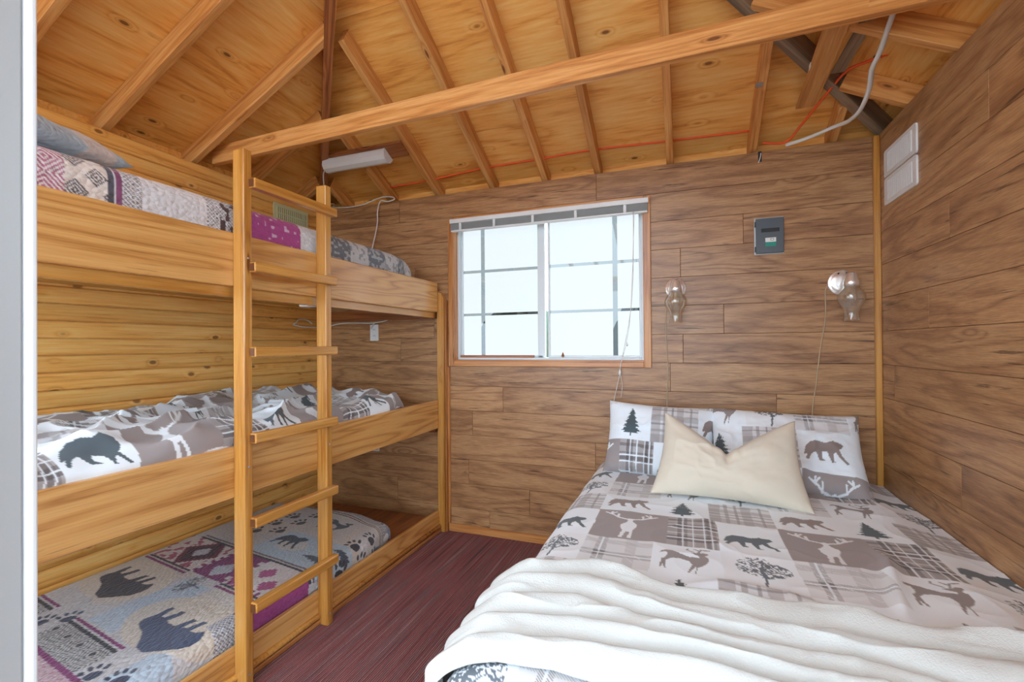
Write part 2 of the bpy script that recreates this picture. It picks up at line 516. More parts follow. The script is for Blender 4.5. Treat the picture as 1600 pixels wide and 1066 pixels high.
def wall_planks(parent, rows, joints, a0, a1, holes, mapper, mat):
    for k, (z0, z1) in enumerate(rows):
        z0 = max(z0, 0.0)
        js = [a0] + sorted(j for j in joints.get(k, []) if a0 < j < a1) + [a1]
        for i in range(len(js) - 1):
            segs = [(js[i], js[i + 1])]
            for (h0, h1, hz0, hz1) in holes:
                if z1 <= hz0 + 1e-3 or z0 >= hz1 - 1e-3: continue
                ns = []
                for s0, s1 in segs:
                    if s1 <= h0 or s0 >= h1: ns.append((s0, s1)); continue
                    if s0 < h0: ns.append((s0, h0))
                    if s1 > h1: ns.append((h1, s1))
                segs = ns
            for s0, s1 in segs:
                if s1 - s0 < 0.03: continue
                mapper(s0 + GAP, s1 - GAP, z0 + GAP, z1 - GAP)


wall_planks(wall_back, ROWS, BACK_JOINTS, XL + 0.012, XR - 0.008, [(WX0, WX1, WZ0, WZ1)],
            lambda a, b, z0, z1: abox('plank', a, b, YB - PT, YB, z0, z1, M['laminate'], wall_back, 0.0012, 1, 'X'), None)

RWS = [(-1.75, -0.30, 0.55, 2.12), (0.30, 1.20, 1.291, 2.0985)]       # unseen openings added in the right wall to light the room
_rb, _y = [], YF
for (a, b, z0, z1) in RWS:
    _rb += [(XR, XR + 0.12, _y, a, 0, ZT), (XR, XR + 0.12, a, b, 0, z0), (XR, XR + 0.12, a, b, z1, ZT)]
    _y = b
wall_right = multibox('wall_right', _rb + [(XR, XR + 0.12, _y, YB, 0, ZT)], M['backing'])
tag(wall_right, 'wall of brown wood-look planks beside the bed', kind='structure')
RIGHT_JOINTS = {0: [1.5], 1: [1.9], 2: [1.1], 3: [2.143], 4: [1.3], 5: [2.303], 6: [1.0], 7: [2.635], 8: [1.4], 9: [2.085], 10: [1.2], 11: [2.0], 12: [1.5], 13: [2.2]}
# the right wall's seams sit about one plank thickness lower in the photograph than the back wall's: same module
wall_planks(wall_right, ROWS, RIGHT_JOINTS, RWS[0][1], YB - 0.004, [RWS[1]],
            lambda a, b, z0, z1: abox('plank', XR - PT, XR, a, b, z0, z1, M['laminate'], wall_right, 0.0012, 1, 'Y'), None)
_a, _b, _z0, _z1 = RWS[1]
wr = thing('added_window', None, None, (XR, (_a + _b) / 2, _z0))  # made-up window outside the view, put in to light the bunk side
tag(wr, 'added window beside the bed foot, letting in light', kind='structure')
for (p, q, r, t) in ((_a - 0.04, _a + 0.01, _z0 - 0.04, _z1 + 0.04), (_b - 0.01, _b + 0.04, _z0 - 0.04, _z1 + 0.04), (_a + 0.01, _b - 0.01, _z0 - 0.04, _z0 + 0.01), (_a + 0.01, _b - 0.01, _z1 - 0.01, _z1 + 0.04)):
    abox('casing', XR - PT - 0.014, XR + 0.05, p, q, r, t, M['casing'], wr, 0.003)
abox('pane', XR + 0.0485, XR + 0.0515, _a + 0.01, _b - 0.01, _z0 + 0.01, _z1 - 0.01, M['thin_glass'], wr, 0, 1, 'Y')
abox('mullion', XR + 0.03, XR + 0.06, (_a + _b) / 2 - 0.02, (_a + _b) / 2 + 0.02, _z0, _z1, M['white_vinyl'], wr)

LW = (-1.90, 0.05, 0.75, 2.16)                                      # unseen opening added in the left wall to light the right wall
wall_left = multibox('wall_left', [(XL - 0.12, XL, LW[1], YB + 0.12, 0, ZT), (XL - 0.12, XL, YF - 0.12, LW[0], 0, ZT),
                                   (XL - 0.12, XL, LW[0], LW[1], 0, LW[2]), (XL - 0.12, XL, LW[0], LW[1], LW[3], ZT)], M['outer_wall'])
tag(wall_left, 'wall of yellow knotty pine boards behind the bunk', kind='structure')
BMOD = ZT / 30


def pine_board_mesh(h, length, mat):
    # rounded face, half length along local X, thickness along local -Y .. +Y
    prof = [(-h / 2, 0.0), (-h / 2, 0.010), (-h / 2 + 0.006, 0.0165), (-h * 0.2, 0.0195), (h * 0.2, 0.0195), (h / 2 - 0.006, 0.0165), (h / 2, 0.010), (h / 2, 0.0)]
    n = len(prof)
    vs = [(-length / 2, y, z) for z, y in prof] + [(length / 2, y, z) for z, y in prof]
    fs = [(i, i + 1, i + 1 + n, i + n) for i in range(n - 1)] + [tuple(range(n - 1, -1, -1)), tuple(range(n, 2 * n))]
    me = mesh_from(vs, fs, mat)
    bm = bmesh.new(); bm.from_mesh(me); bmesh.ops.recalc_face_normals(bm, faces=bm.faces); bm.to_mesh(me); bm.free()
    return me


BYS = 0.10
_pb = pine_board_mesh(BMOD - 0.0015, YB - BYS, M['pine'])
for k in range(30):
    z = BMOD * (k + 0.5)
    # local X -> -Y, local Y -> +X, local Z -> up
    link('board', _pb, wall_left, Matrix(((0, 1, 0, XL - 0.0005), (-1, 0, 0, (YB + BYS) / 2), (0, 0, 1, z), (0, 0, 0, 1))))

FW = [(-2.30, -0.66, 0.75, 2.12), (0.60, 0.62, 0.75, 2.12)]         # unseen openings added beside the doorway to let in daylight
y0_, y1_ = YF - 0.12, YF
wall_front = multibox('wall_front', [(XL - 0.12, FW[0][0], y0_, y1_, 0, ZT), (FW[0][1], DOOR_X0, y0_, y1_, 0, ZT), (DOOR_X1, FW[1][0], y0_, y1_, 0, ZT), (FW[1][1], XR + 0.12, y0_, y1_, 0, ZT),
                                     (DOOR_X0, DOOR_X1, y0_, y1_, DOOR_Z, ZT), (FW[0][0], FW[0][1], y0_, y1_, 0, 0.75), (FW[0][0], FW[0][1], y0_, y1_, 2.12, ZT),
                                     (FW[1][0], FW[1][1], y0_, y1_, 0, 0.75), (FW[1][0], FW[1][1], y0_, y1_, 2.12, ZT)], M['white_paint'])
tag(wall_front, 'white wall behind the view with openings added for light', kind='structure')
# stand-in for an unidentified white edge at the left, narrow so light passes
door = thing('edge_panel', None, None, (DOOR_X0 - 0.02, 0.06, 0.0))
tag(door, 'narrow white panel at the left edge of the view', kind='structure')
abox('panel_face', DOOR_X0 - 0.036, DOOR_X0, -0.08, 0.1985, 0.0, 2.03, M['panel_paint'], door, 0.002, 1, 'Z')
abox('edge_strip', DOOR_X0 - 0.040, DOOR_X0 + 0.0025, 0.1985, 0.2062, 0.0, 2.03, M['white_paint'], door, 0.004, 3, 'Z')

corner = abox('trim_1', XR - 0.034, XR - PT, YB - 0.034, YB - PT, 0.0, ZT - 0.005, M['honey'], None, 0.003)
tag(corner, 'honey wooden strip up the corner beside the sconce', kind='structure')
base_b = abox('baseboard_back', -1.49, XR - 0.04, YB - PT - 0.014, YB - PT, 0.0, 0.05, M['casing'], None, 0.003)
tag(base_b, 'wooden skirting strip below the window wall', kind='structure')
strip = abox('trim_2', -1.497, -1.478, YB - PT - 0.012, YB - PT, 0.05, WZ0 - 0.035, M['casing'], None, 0.003)
tag(strip, 'thin wooden strip on the wall below the window corner', kind='structure')

# ------------------------------------------------------------------ roof: sheets, hips, rafters, all parts of the ceiling
SL, ZR = 0.5, 2.283            # slope and height of the rafter undersides over the wall face
RD = 0.089
CO = math.sqrt(1 + SL * SL)
VOFF = RD * CO
TMAX = min(YB - YF, XR - XL) / 2
OH = 0.22
LX, LY = XR - XL, YB - YF


def slope_map(side):
    def f(a, t, d):          # a along the wall, t inwards, d vertical offset above the rafter underside
        z = ZR + SL * t + d
        if side == 'back': return Vector((XL + a, YB - t, z))
        if side == 'front': return Vector((XL + a, YF + t, z))
        if side == 'left': return Vector((XL + t, YF + a, z))
        return Vector((XR - t, YF + a, z))
    return f


def clip(poly, nx, ny, c):
    out = []
    for i in range(len(poly)):
        p, q = poly[i], poly[(i + 1) % len(poly)]
        dp, dq = nx * p[0] + ny * p[1] - c, nx * q[0] + ny * q[1] - c
        if dp >= 0: out.append(p)
        if dp * dq < 0:
            s = dp / (dp - dq)
            out.append((p[0] + (q[0] - p[0]) * s, p[1] + (q[1] - p[1]) * s))
    return out


shell_v, shell_f = [], []
for side, Lw in (('back', LX), ('left', LY), ('right', LY)):          # unseen front slope left open, a skylight added for light from above
    f = slope_map(side)
    n = len(shell_v)
    quad = [(-OH, -OH), (Lw + OH, -OH), (Lw - TMAX, TMAX), (TMAX, TMAX)]
    shell_v += [f(a, t, VOFF + 0.03) for a, t in quad]
    shell_f.append((n, n + 1, n + 2, n + 3))
ceiling = link('ceiling', mesh_from(shell_v, shell_f, M['outer_wall']))
tag(ceiling, 'hipped ceiling of bare plywood and open rafters', kind='structure')
tb = ZR - SL * 0.1 + VOFF + 0.03
bz = ZT - 0.02
multibox('eave_blocking', [(XL - 0.2, XR + 0.2, YB + 0.10, YB + 0.14, bz - 0.1, tb), (XL - 0.2, XR + 0.2, YF - 0.14, YF - 0.10, bz - 0.1, tb),
                           (XL - 0.14, XL - 0.10, YF - 0.2, YB + 0.2, bz - 0.1, tb), (XR + 0.10, XR + 0.14, YF - 0.2, YB + 0.2, bz - 0.1, tb)], M['plywood'], ceiling)
SEAMS = {'back': ([0.94], {0: [1.37, 2.902], 1: [1.73]}), 'front': ([0.94], {0: [1.2], 1: [1.7]}),
         'left': ([0.93], {0: [1.42 - YF], 1: []}), 'right': ([0.93], {0: [2.13 - YF], 1: []})}
for side, Lw in (('back', LX), ('left', LY), ('right', LY)):
    f = slope_map(side)
    tcuts, acuts = SEAMS[side]
    ts = [-OH] + tcuts + [TMAX]
    for r in range(len(ts) - 1):
        ac = [-OH] + acuts.get(r, []) + [Lw + OH]
        for i in range(len(ac) - 1):
            g = 0.0015
            poly = [(ac[i] + g, ts[r] + g), (ac[i + 1] - g, ts[r] + g), (ac[i + 1] - g, ts[r + 1] - g), (ac[i] + g, ts[r + 1] - g)]
            poly = clip(poly, 1, -1, 0.0)           # a >= t
            poly = clip(poly, -1, -1, -Lw)          # a <= L - t
            if len(poly) < 3: continue
            o = extrude_poly('plywood_sheet', poly, f, VOFF, VOFF + 0.012, M['plywood'], ceiling)
            cen = sum((v.co for v in o.data.vertices), Vector()) / len(o.data.vertices)
            if side in ('left', 'right'):           # local X along the wall for the grain
                mw = Matrix.Translation(cen) @ Matrix.Rotation(math.pi / 2, 4, 'Z')
            else:
                mw = Matrix.Translation(cen)
            o.data.transform(mw.inverted())
            o.matrix_basis = mw

NB = Vector((0, SL, 1)).normalized()


def rafter(side, a, t0, t1, mat='rafter', w=0.038, d=RD):
    f = slope_map(side)
    p0, p1 = f(a, t0, 0), f(a, t1, 0)
    up = {'back': Vector((0, SL, 1)), 'front': Vector((0, -SL, 1)), 'left': Vector((-SL, 0, 1)), 'right': Vector((SL, 0, 1))}[side].normalized()
    return bar('rafter', p0, p1, w, d - 0.001, M[mat], ceiling, up, 0.002, 1, (d - 0.001) / 2)


for X in (-2.36, -1.966, -1.585, -1.18, -0.82, -0.487, -0.072, 0.352, 0.722):
    a = X - XL
    lim = min(a, LX - a)
    rafter('back', a, -0.1, min(lim - 0.03, TMAX - 0.02))
for Y in (2.61, 2.21, 1.83, 1.40, 1.02, 0.62, 0.22, -0.18, -0.58, -0.98, -1.38):
    a = Y - YF
    rafter('left', a, -0.1, min(a, LY - a, TMAX) - 0.03, 'rafter')
for Y in (2.53, 2.12, 1.72, 1.32, 0.92, 0.52, 0.12, -0.28, -0.68, -1.08, -1.48):
    a = Y - YF
    rafter('right', a, -0.1, min(a, LY - a, TMAX) - 0.03)
for X in (-2.1, -1.7, -1.3, -0.9, -0.5, -0.1, 0.3):
    a = X - XL
    rafter('front', a, -0.1, min(min(a, LX - a) - 0.03, TMAX - 0.02))
HD = 0.12


def hip(x0, y0, sx, sy, mat, w=0.042, d=HD, shift=0.0):
    t0, t1 = -0.08, TMAX
    p0 = Vector((x0 + sx * t0, y0 + sy * t0, ZR + SL * t0 + VOFF - d * 1.06))
    p1 = Vector((x0 + sx * t1, y0 + sy * t1, ZR + SL * t1 + VOFF - d * 1.06))
    p1.x -= shift
    d_ = (p1 - p0).normalized()
    side = d_.cross(Vector((0, 0, 1))).normalized()
    up = side.cross(d_).normalized()
    return bar('hip_rafter', p0, p1, w, d - 0.004, M[mat], ceiling, up, 0.002, 1, (d - 0.004) / 2)


hip(XL, YB, 1, -1, 'dark_rafter', 0.046, 0.13, 0.08)
hip(XR, YB, -1, -1, 'grey_wood', 0.045, 0.10)
hip(XL, YF, 1, 1, 'dark_rafter')
hip(XR, YF, -1, 1, 'rafter')
bar('ridge_board', ((XL + XR) / 2, YF + TMAX - 0.1, ZR + SL * TMAX + 0.02), ((XL + XR) / 2, YB - TMAX + 0.1, ZR + SL * TMAX + 0.02), 0.03, 0.12, M['rafter'], ceiling)
_mb = abox('mounting_board', -2.14, -1.595, 2.395, 2.50, 2.40, 2.418, M['dark_rafter'], ceiling)
_mb.matrix_basis = frame((-1.87, 2.445, ZR + SL * (YB - 2.445) - 0.012), (1, 0, 0), NB)
_np = abox('nail_plate', 0.331, 0.353, 2.44, 2.47, 2.435, 2.439, M['galvanised'], ceiling)
_np.matrix_basis = frame((0.338, 2.458, ZR + SL * (YB - 2.458) - 0.002), (1, 0, 0), NB)

# tie beam
beam = bar('tie_beam', (XL + 0.02, 1.92, 2.335), (XR - 0.03, 1.92, 2.405), 0.038, 0.098, M['rafter'], None, (0, 0, 1), 0.003)
tag(beam, 'long timber tie beam crossing the ceiling from left to right', 'beam')


# ------------------------------------------------------------------ numpy cloth tools
def _hash(ix, iy, seed):
    n = (ix.astype(np.int64) * 374761393 + iy.astype(np.int64) * 668265263 + seed * 974711) & 0x7fffffff
    n = ((n ^ (n >> 13)) * 1274126177) & 0x7fffffff
    return ((n ^ (n >> 16)) & 0xffff) / 65535.0


def vnoise(x, y, seed=0):
    ix, iy = np.floor(x), np.floor(y)
    fx, fy = x - ix, y - iy
    ux, uy = fx * fx * fx * (fx * (fx * 6 - 15) + 10), fy * fy * fy * (fy * (fy * 6 - 15) + 10)
    a, b = _hash(ix, iy, seed), _hash(ix + 1, iy, seed)
    c, d = _hash(ix, iy + 1, seed), _hash(ix + 1, iy + 1, seed)
    return (a + (b - a) * ux) * (1 - uy) + (c + (d - c) * ux) * uy


def fbm(x, y, seed=0, octv=3):
    s, amp, tot = 0.0, 1.0, 0.0
    for o in range(octv):
        s = s + amp * (vnoise(x * 2 ** o, y * 2 ** o, seed + o * 17) - 0.5)
        tot += amp
        amp *= 0.5
    return s / tot


def ridge(x, y, seed=0, sharp=2.0):
    n = np.abs(fbm(x, y, seed, 2)) * 4.0
    return np.clip(1.0 - n, 0, 1) ** sharp


def sm(a, b, x):
    t = np.clip((x - a) / (b - a), 0, 1)
    return t * t * (3 - 2 * t)


def in_poly(x, y, poly):
    p = np.array(poly)
    res = np.zeros(x.shape, bool)
    bb = (x >= p[:, 0].min()) & (x <= p[:, 0].max()) & (y >= p[:, 1].min()) & (y <= p[:, 1].max())
    xs, ys = x[bb], y[bb]
    r = np.zeros(xs.shape, bool)
    n = len(p)
    for i in range(n):
        x1, y1 = p[i]; x2, y2 = p[(i + 1) % n]
        if y1 == y2: continue
        cnd = ((y1 > ys) != (y2 > ys)) & (xs < (x2 - x1) * (ys - y1) / (y2 - y1) + x1)
        r ^= cnd
    res[bb] = r
    return res


def stroke(x, y, pts, w):
    res = np.zeros(x.shape, bool)
    for i in range(len(pts) - 1):
        (x1, y1), (x2, y2) = pts[i], pts[i + 1]
        dx, dy = x2 - x1, y2 - y1
        t = np.clip(((x - x1) * dx + (y - y1) * dy) / (dx * dx + dy * dy + 1e-12), 0, 1)
        res |= (x - x1 - t * dx) ** 2 + (y - y1 - t * dy) ** 2 < w * w
    return res


def ell(x, y, cx, cy, rx, ry, ang=0.0):
    c, s = math.cos(ang), math.sin(ang)
    u, v = (x - cx) * c + (y - cy) * s, -(x - cx) * s + (y - cy) * c
    return (u / rx) ** 2 + (v / ry) ** 2 < 1


BEAR = [(0, .15), (.06, .34), (.17, .43), (.36, .45), (.51, .41), (.64, .45), (.68, .48), (.72, .455), (.87, .45), (.91, .39), (.83, .32), (.79, .30), (.85, .17),
        (.99, .04), (.93, .02), (.79, .13), (.70, .23), (.64, .17), (.64, .06), (.70, .03), (.60, .02), (.53, .17), (.52, .22), (.40, .22), (.39, .11), (.46, .05),
        (.34, .04), (.28, .19), (.25, .21), (.15, .15), (.085, .03), (.02, .05), (.077, .17)]
_dr = [(545, 835), (560, 820), (610, 822), (690, 850), (780, 868), (845, 862), (835, 850), (790, 840), (755, 830), (800, 815), (820, 800), (850, 800), (865, 820), (862, 840),
       (900, 855), (935, 890), (945, 930), (930, 960), (960, 1000), (990, 1030), (975, 1025), (935, 980), (910, 955), (925, 1000), (940, 1030), (925, 1025), (895, 980),
       (870, 940), (820, 910), (740, 895), (690, 905), (675, 930), (710, 965), (755, 1003), (740, 1000), (690, 965), (715, 1000), (700, 998), (660, 950), (630, 915),
       (640, 900), (625, 870), (590, 840), (555, 852)]
_d2 = [(x + (1030 - y) * 0.97, 1030 - y) for x, y in _dr]
_x0, _x1 = min(p[0] for p in _d2), max(p[0] for p in _d2)
DEER = [((x - _x0) / (_x1 - _x0), y / 230.0) for x, y in _d2]
BISON = [(0, .46), (.01, .34), (.05, .24), (.10, .18), (.13, .24), (.17, .28), (.25, .30), (.24, .10), (.22, .04), (.30, .04), (.31, .10), (.34, .28), (.39, .30), (.39, .14), (.37, .08), (.45, .08), (.46, .14),
         (.50, .33), (.62, .34), (.69, .31), (.67, .12), (.68, .04), (.75, .04), (.75, .12), (.79, .28), (.84, .30), (.88, .12), (.88, .06), (.95, .06), (.95, .14), (.94, .34), (.97, .46), (.94, .56), (.84, .62),
         (.70, .66), (.58, .76), (.44, .90), (.30, .92), (.18, .80), (.10, .70), (.03, .62)]


def place_poly(poly, x0, y0, w, h):
    return [(x0 + px * w, y0 + py * h) for px, py in poly]


def pine_mask(x, y, cx, y0, w, h):
    v = (y - y0) / h
    saw = (v * 6.5) % 1.0
    half = (1.0 - v) ** 0.85 * 0.5 * (1.02 - 0.42 * saw) * w
    jag = 0.10 * w * (vnoise(x * 900 / (w * 6), y * 260 / (h * 1.5), 3) - 0.5)
    return ((v > 0.1) & (v < 1.0) & (np.abs(x - cx) < half + jag)) | ((np.abs(x - cx) < w * 0.035) & (v > 0) & (v < 0.2))


def tree_mask(x, y, cx, y0, w, h, seed=5):
    u, v = (x - cx) / w, (y - y0) / h
    trunk = stroke(u, v, [(0.0, 0.0), (0.03, 0.25), (0.0, 0.55), (0.05, 0.85)], 0.022)
    for a in ([(0.02, .35), (-.25, .55), (-.4, .5)], [(0.02, .4), (.25, .58), (.42, .52)], [(0, .55), (-.2, .8)], [(0.01, .55), (.2, .82)]):
        trunk |= stroke(u, v, a, 0.012)
    r = np.sqrt((u / 0.5) ** 2 + ((v - 0.64) / 0.36) ** 2)
    n = vnoise(u * 40, v * 40, seed) * 0.62 + vnoise(u * 12, v * 12, seed + 2) * 0.38
    crown = (r < 1.0 - 0.25 * vnoise(u * 7, v * 7, seed + 9)) & (n > 0.43 + 0.12 * r) & (v > 0.28)
    return trunk | crown


S = lambda r, g, b: np.array(lin(r, g, b))
WHITE, IVORY, TAUPE, SLATE, TAN = S(240, 248, 255), S(238, 243, 248), S(150, 141, 140), S(88, 100, 108), S(206, 194, 188)
DARK, DKBROWN, CHAR = S(92, 84, 86), S(112, 90, 86), S(70, 76, 84)


def put(col, mask, c, a=1.0):
    col[mask] = col[mask] * (1 - a) + c * a


def wild_print(x, y):
    """patchwork woodland print, cell 0.64 x 0.68 m; x, y in cloth metres"""
    px, py = (x + 0.33) % 0.64, (y - 1.45) % 0.68
    col = np.tile(WHITE, (x.size, 1)).reshape(x.shape + (3,)).copy()
    r0, r1, r2 = py < 0.21, (py >= 0.21) & (py < 0.48), py >= 0.48
    # row 0: pale houndstooth plaid, deer, leafy tree
    c = r0 & (px < 0.22)
    put(col, c, S(226, 228, 231))
    hatch = (((px + py) * 160) % 1.0) < 0.45
    for a0, a1, k, t in ((0.04, 0.075, DARK, 0.75), (0.135, 0.17, TAUPE, 0.55)):
        put(col, c & (px > a0) & (px < a1) & hatch, k, t)
        put(col, c & (py > a0 + 0.02) & (py < a1 + 0.02) & hatch, k, t)
    put(col, c & (px > 0.04) & (px < 0.075) & (py > 0.06) & (py < 0.095), DARK, 0.7)
    put(col, c & ((np.abs(px - 0.0575) < 0.003) | (np.abs(py - 0.0775) < 0.003)), WHITE, 0.9)
    put(col, r0 & in_poly(px, py, place_poly(DEER, 0.245, 0.015, 0.145, 0.15)), TAUPE)
    for an in ([(.36, .155), (.37, .185), (.395, .195)], [(.365, .17), (.35, .19)], [(.345, .155), (.325, .175), (.33, .19)]):
        put(col, r0 & stroke(px, py, an, 0.0028), TAUPE)
    c = r0 & (px >= 0.43)
    put(col, c, IVORY)
    put(col, c & tree_mask(px, py, 0.54, 0.01, 0.17, 0.185), S(104, 112, 120))
    # row 1: white stag on taupe, grey plaid, slate bear
    c = r1 & (px < 0.26)
    put(col, c, S(160, 150, 149))
    sx, sy = (px - 0.125), (py - 0.225)
    body = [(-.030, .115), (-.026, .085), (-.018, .065), (-.024, .0), (-.012, .0), (-.004, .055), (.008, .055), (.006, .0), (.018, .0), (.018, .07), (.028, .10), (.028, .125), (.014, .145),
            (.010, .16), (.020, .172), (.002, .178), (-.016, .172), (-.006, .158), (-.010, .14)]
    put(col, c & in_poly(sx, sy, body), IVORY)
    for sg in (-1, 1):
        for an in ([(0.0, .165), (.045, .182), (.075, .215), (.07, .235)], [(.045, .182), (.045, .215)], [(.062, .2), (.095, .225)], [(.07, .215), (.055, .232)]):
            put(col, c & stroke(sx, sy, [(sg * a, b) for a, b in an], 0.0042), IVORY)
    c = r1 & (px >= 0.26) & (px < 0.43)
    put(col, c, S(186, 182, 182))
    for q, e in ((px - 0.26, 1), ((py - 0.21) * 0.8, 1)):
        for a0, a1, k, t in ((0.0, 0.03, TAUPE, .3), (0.035, 0.05, DARK, 0.75), (0.058, 0.07, DARK, 0.6), (0.095, 0.12, TAUPE, 0.45), (0.13, 0.145, DARK, 0.7), (0.155, 0.163, DARK, 0.5),
                             (0.185, 0.2, DARK, 0.6)):
            put(col, c & (q > a0) & (q < a1), k, t)
    for q in (px - 0.26, (py - 0.21) * 0.8):
        for a0 in (0.054, 0.088, 0.125, 0.15):
            put(col, c & (np.abs(q - a0) < 0.0022), WHITE, 0.9)
    c = r1 & (px >= 0.43)
    put(col, c & in_poly(px, py, place_poly(BEAR, 0.445, 0.265, 0.175, 0.23)), SLATE)
    # row 2: taupe bear, pine tree, tan plaid
    c = r2 & (px < 0.21)
    put(col, c & in_poly(px, py, place_poly(BEAR, 0.02, 0.525, 0.175, 0.23)), S(148, 134, 131))
    put(col, r2 & pine_mask(px, py, 0.31, 0.50, 0.115, 0.155), S(78, 90, 96))
    c = r2 & (px >= 0.41)
    put(col, c, S(224, 225, 228))
    for q in (px - 0.41, (py - 0.48) * 1.1):
        for a0, a1, k, t in ((0.0, 0.045, TAUPE, .5), (0.06, 0.075, TAUPE, 0.6), (0.10, 0.11, DARK, 0.5), (0.125, 0.16, TAUPE, 0.45), (0.19, 0.2, DARK, 0.45)):
            put(col, c & (q > a0) & (q < a1), k, t)
    return col


def paw(col, x, y, cx, cy, s, ang, c):
    co, si = math.cos(ang), math.sin(ang)
    u, v = ((x - cx) * co + (y - cy) * si) / s, (-(x - cx) * si + (y - cy) * co) / s
    m = ell(u, v, 0, -.15, .34, .24) | ell(u, v, 0, -.3, .22, .16)
    for a, b, t in ((-.42, .22, .5), (-.15, .42, .15), (.15, .42, -.15), (.42, .22, -.5)):
        m |= ell(u, v, a, b, .10, .18, t)
    put(col, m, c)


def quilt_print(x, y):
    """pieced lodge quilt as it lies on the lowest bunk, turned a little"""
    xs, ys = x, y
    a = -0.15
    u = (xs + 2.0) * math.cos(a) + (ys - 1.4) * math.sin(a) - 2.0
    v = -(xs + 2.0) * math.sin(a) + (ys - 1.4) * math.cos(a) + 1.4
    u, v = u.astype(float), v.astype(float)
    G = S(206, 203, 204)
    PUR, NAVY, BLUE, BLK = S(136, 58, 112), S(74, 80, 102), S(186, 204, 220), S(62, 60, 68)
    col = np.tile(G, (x.size, 1)).reshape(x.shape + (3,)).copy()
    # soft cream and blue areas
    n = fbm(u * 3, v * 3, 4, 2)
    put(col, n > 0.06, S(216, 206, 196), 0.8)
    put(col, (np.abs(u + 1.98) < 0.09) & (v > 1.08) & (v < 1.42), BLUE, 0.75)
    put(col, (u > -1.62) & (v > 0.95) & (v < 1.12), BLUE, 0.8)
    for (cx, cy) in ((-2.31, 1.27), (-1.74, 1.20)):
        put(col, ell(u, v, cx, cy + 0.03, 0.24, 0.15), S(220, 208, 192), 0.8)

    def diamonds(m, fg, step, bg=None):
        if bg is not None: put(col, m, bg)
        d = (np.abs(((u / step) % 1) - .5) + np.abs(((v / step) % 1) - .5))
        put(col, m & ((d * 7) % 1 < 0.45), fg, 0.9)
        put(col, m & (d > 0.86), fg, 0.9)

    def stripes(u0, u1, v0, c1=PUR, c2=BLK):
        put(col, (u > u0) & (u < u1) & (v > v0) & (v < v0 + 0.014), c1)
        put(col, (u > u0) & (u < u1) & (v > v0 + 0.022) & (v < v0 + 0.034), c2)
    # near end
    diamonds((v > 0.93) & (v < 1.035) & (u > -2.12) & (u < -1.74), BLK, 0.10, S(210, 208, 206))
    diamonds((v > 0.93) & (v < 1.035) & (u < -2.28), BLK, 0.10, S(210, 208, 206))
    stripes(-2.12, -1.74, 1.035, BLK, PUR)
    stripes(-2.6, -2.28, 1.035, BLK, PUR)
    put(col, (v < 0.93) & (v > 0.912), PUR)
    diamonds((v <= 0.912) & (v > 0.86), S(196, 120, 150), 0.06, S(214, 206, 204))
    put(col, v <= 0.86, BLUE)
    for cx, cy in ((-2.21, 1.0), (-2.15, 1.06), (-1.68, 0.97), (-1.58, 1.0)):
        paw(col, u, v, cx, cy - 0.01, 0.075, 1.1, NAVY * 0.9)
    # bison lie with their feet away from the near end
    for bx, by, k in ((-2.44, 1.18, S(70, 68, 76)), (-1.88, 1.095, S(80, 90, 116))):
        put(col, in_poly(u, v, [(bx + (1 - p) * 0.33 - 0.015, by - 0.01 + 0.225 * (0.9 - q)) for p, q in BISON]), k)
    put(col, tree_mask(v, -u, 1.40, 1.94, 0.16, 0.12, 8), S(92, 96, 108), 0.9)
    # aztec row
    m = (v > 1.47) & (v < 1.70)
    put(col, m, S(222, 212, 210))
    stp_ = lambda q: np.floor(np.abs(q) / 0.014) * 0.014
    st = stp_(u + 2.30) + stp_(v - 1.60)                      # stepped flower
    put(col, m & (u < -2.14) & (st > 0.13) & (vnoise(u * 45, v * 45, 77) > 0.68), S(178, 92, 116))
    put(col, m & (st < 0.125), S(122, 52, 76))
    put(col, m & (st < 0.09), S(80, 46, 60))
    put(col, m & (st < 0.03), S(198, 194, 204))
    blk = m & (u > -2.15 + 0.02 * (np.floor(v / 0.02) % 2)) & (u < -1.93 + 0.03 * (np.floor(v / 0.025) % 2))
    put(col, blk, PUR)
    put(col, m & (stp_(u + 2.02) + stp_(v - 1.545) < 0.055), S(196, 196, 210))
    put(col, m & (u > -1.93) & ((stp_(u + 1.80) + stp_(v - 1.62) < 0.03) | (stp_(u + 1.86) + stp_(v - 1.52) < 0.03) | (stp_(u + 1.70) + stp_(v - 1.55) < 0.03)), S(176, 84, 130))
    put(col, m & (u > -1.93) & (v < 1.50) & ((np.floor(u / 0.02) % 2) == 0), PUR)
    stripes(-2.5, -2.14, 1.44); stripes(-1.90, -1.5, 1.44)
    stripes(-2.5, -1.6, 1.70, BLK, S(120, 112, 120))
    put(col, (u > -1.62) & (v > 1.36) & (v < 1.70), S(160, 70, 130))
    m = (u > -1.62) & (v > 1.26) & (v <= 1.36)
    put(col, m, S(214, 212, 212))
    put(col, m & (((u + v) * 70 % 1 < .25) | ((u - v) * 70 % 1 < .25)), S(120, 116, 128))
    # lake scene
    m = (v > 1.735) & (v < 1.99) & (u > -2.14) & (u < -1.60)
    put(col, m, S(190, 206, 218))
    put(col, m & ell(u, v, -1.98, 1.87, 0.10, 0.06), S(216, 210, 204), 0.8)
    put(col, in_poly(u, v, place_poly(BEAR, -2.13, 1.83, 0.2, 0.28)), S(76, 84, 98))
    put(col, m & pine_mask(v, -u, 1.82, 1.63, 0.11, 0.2), S(84, 94, 108))
    put(col, m & pine_mask(v, -u, 1.93, 1.60, 0.09, 0.15), S(84, 94, 108))
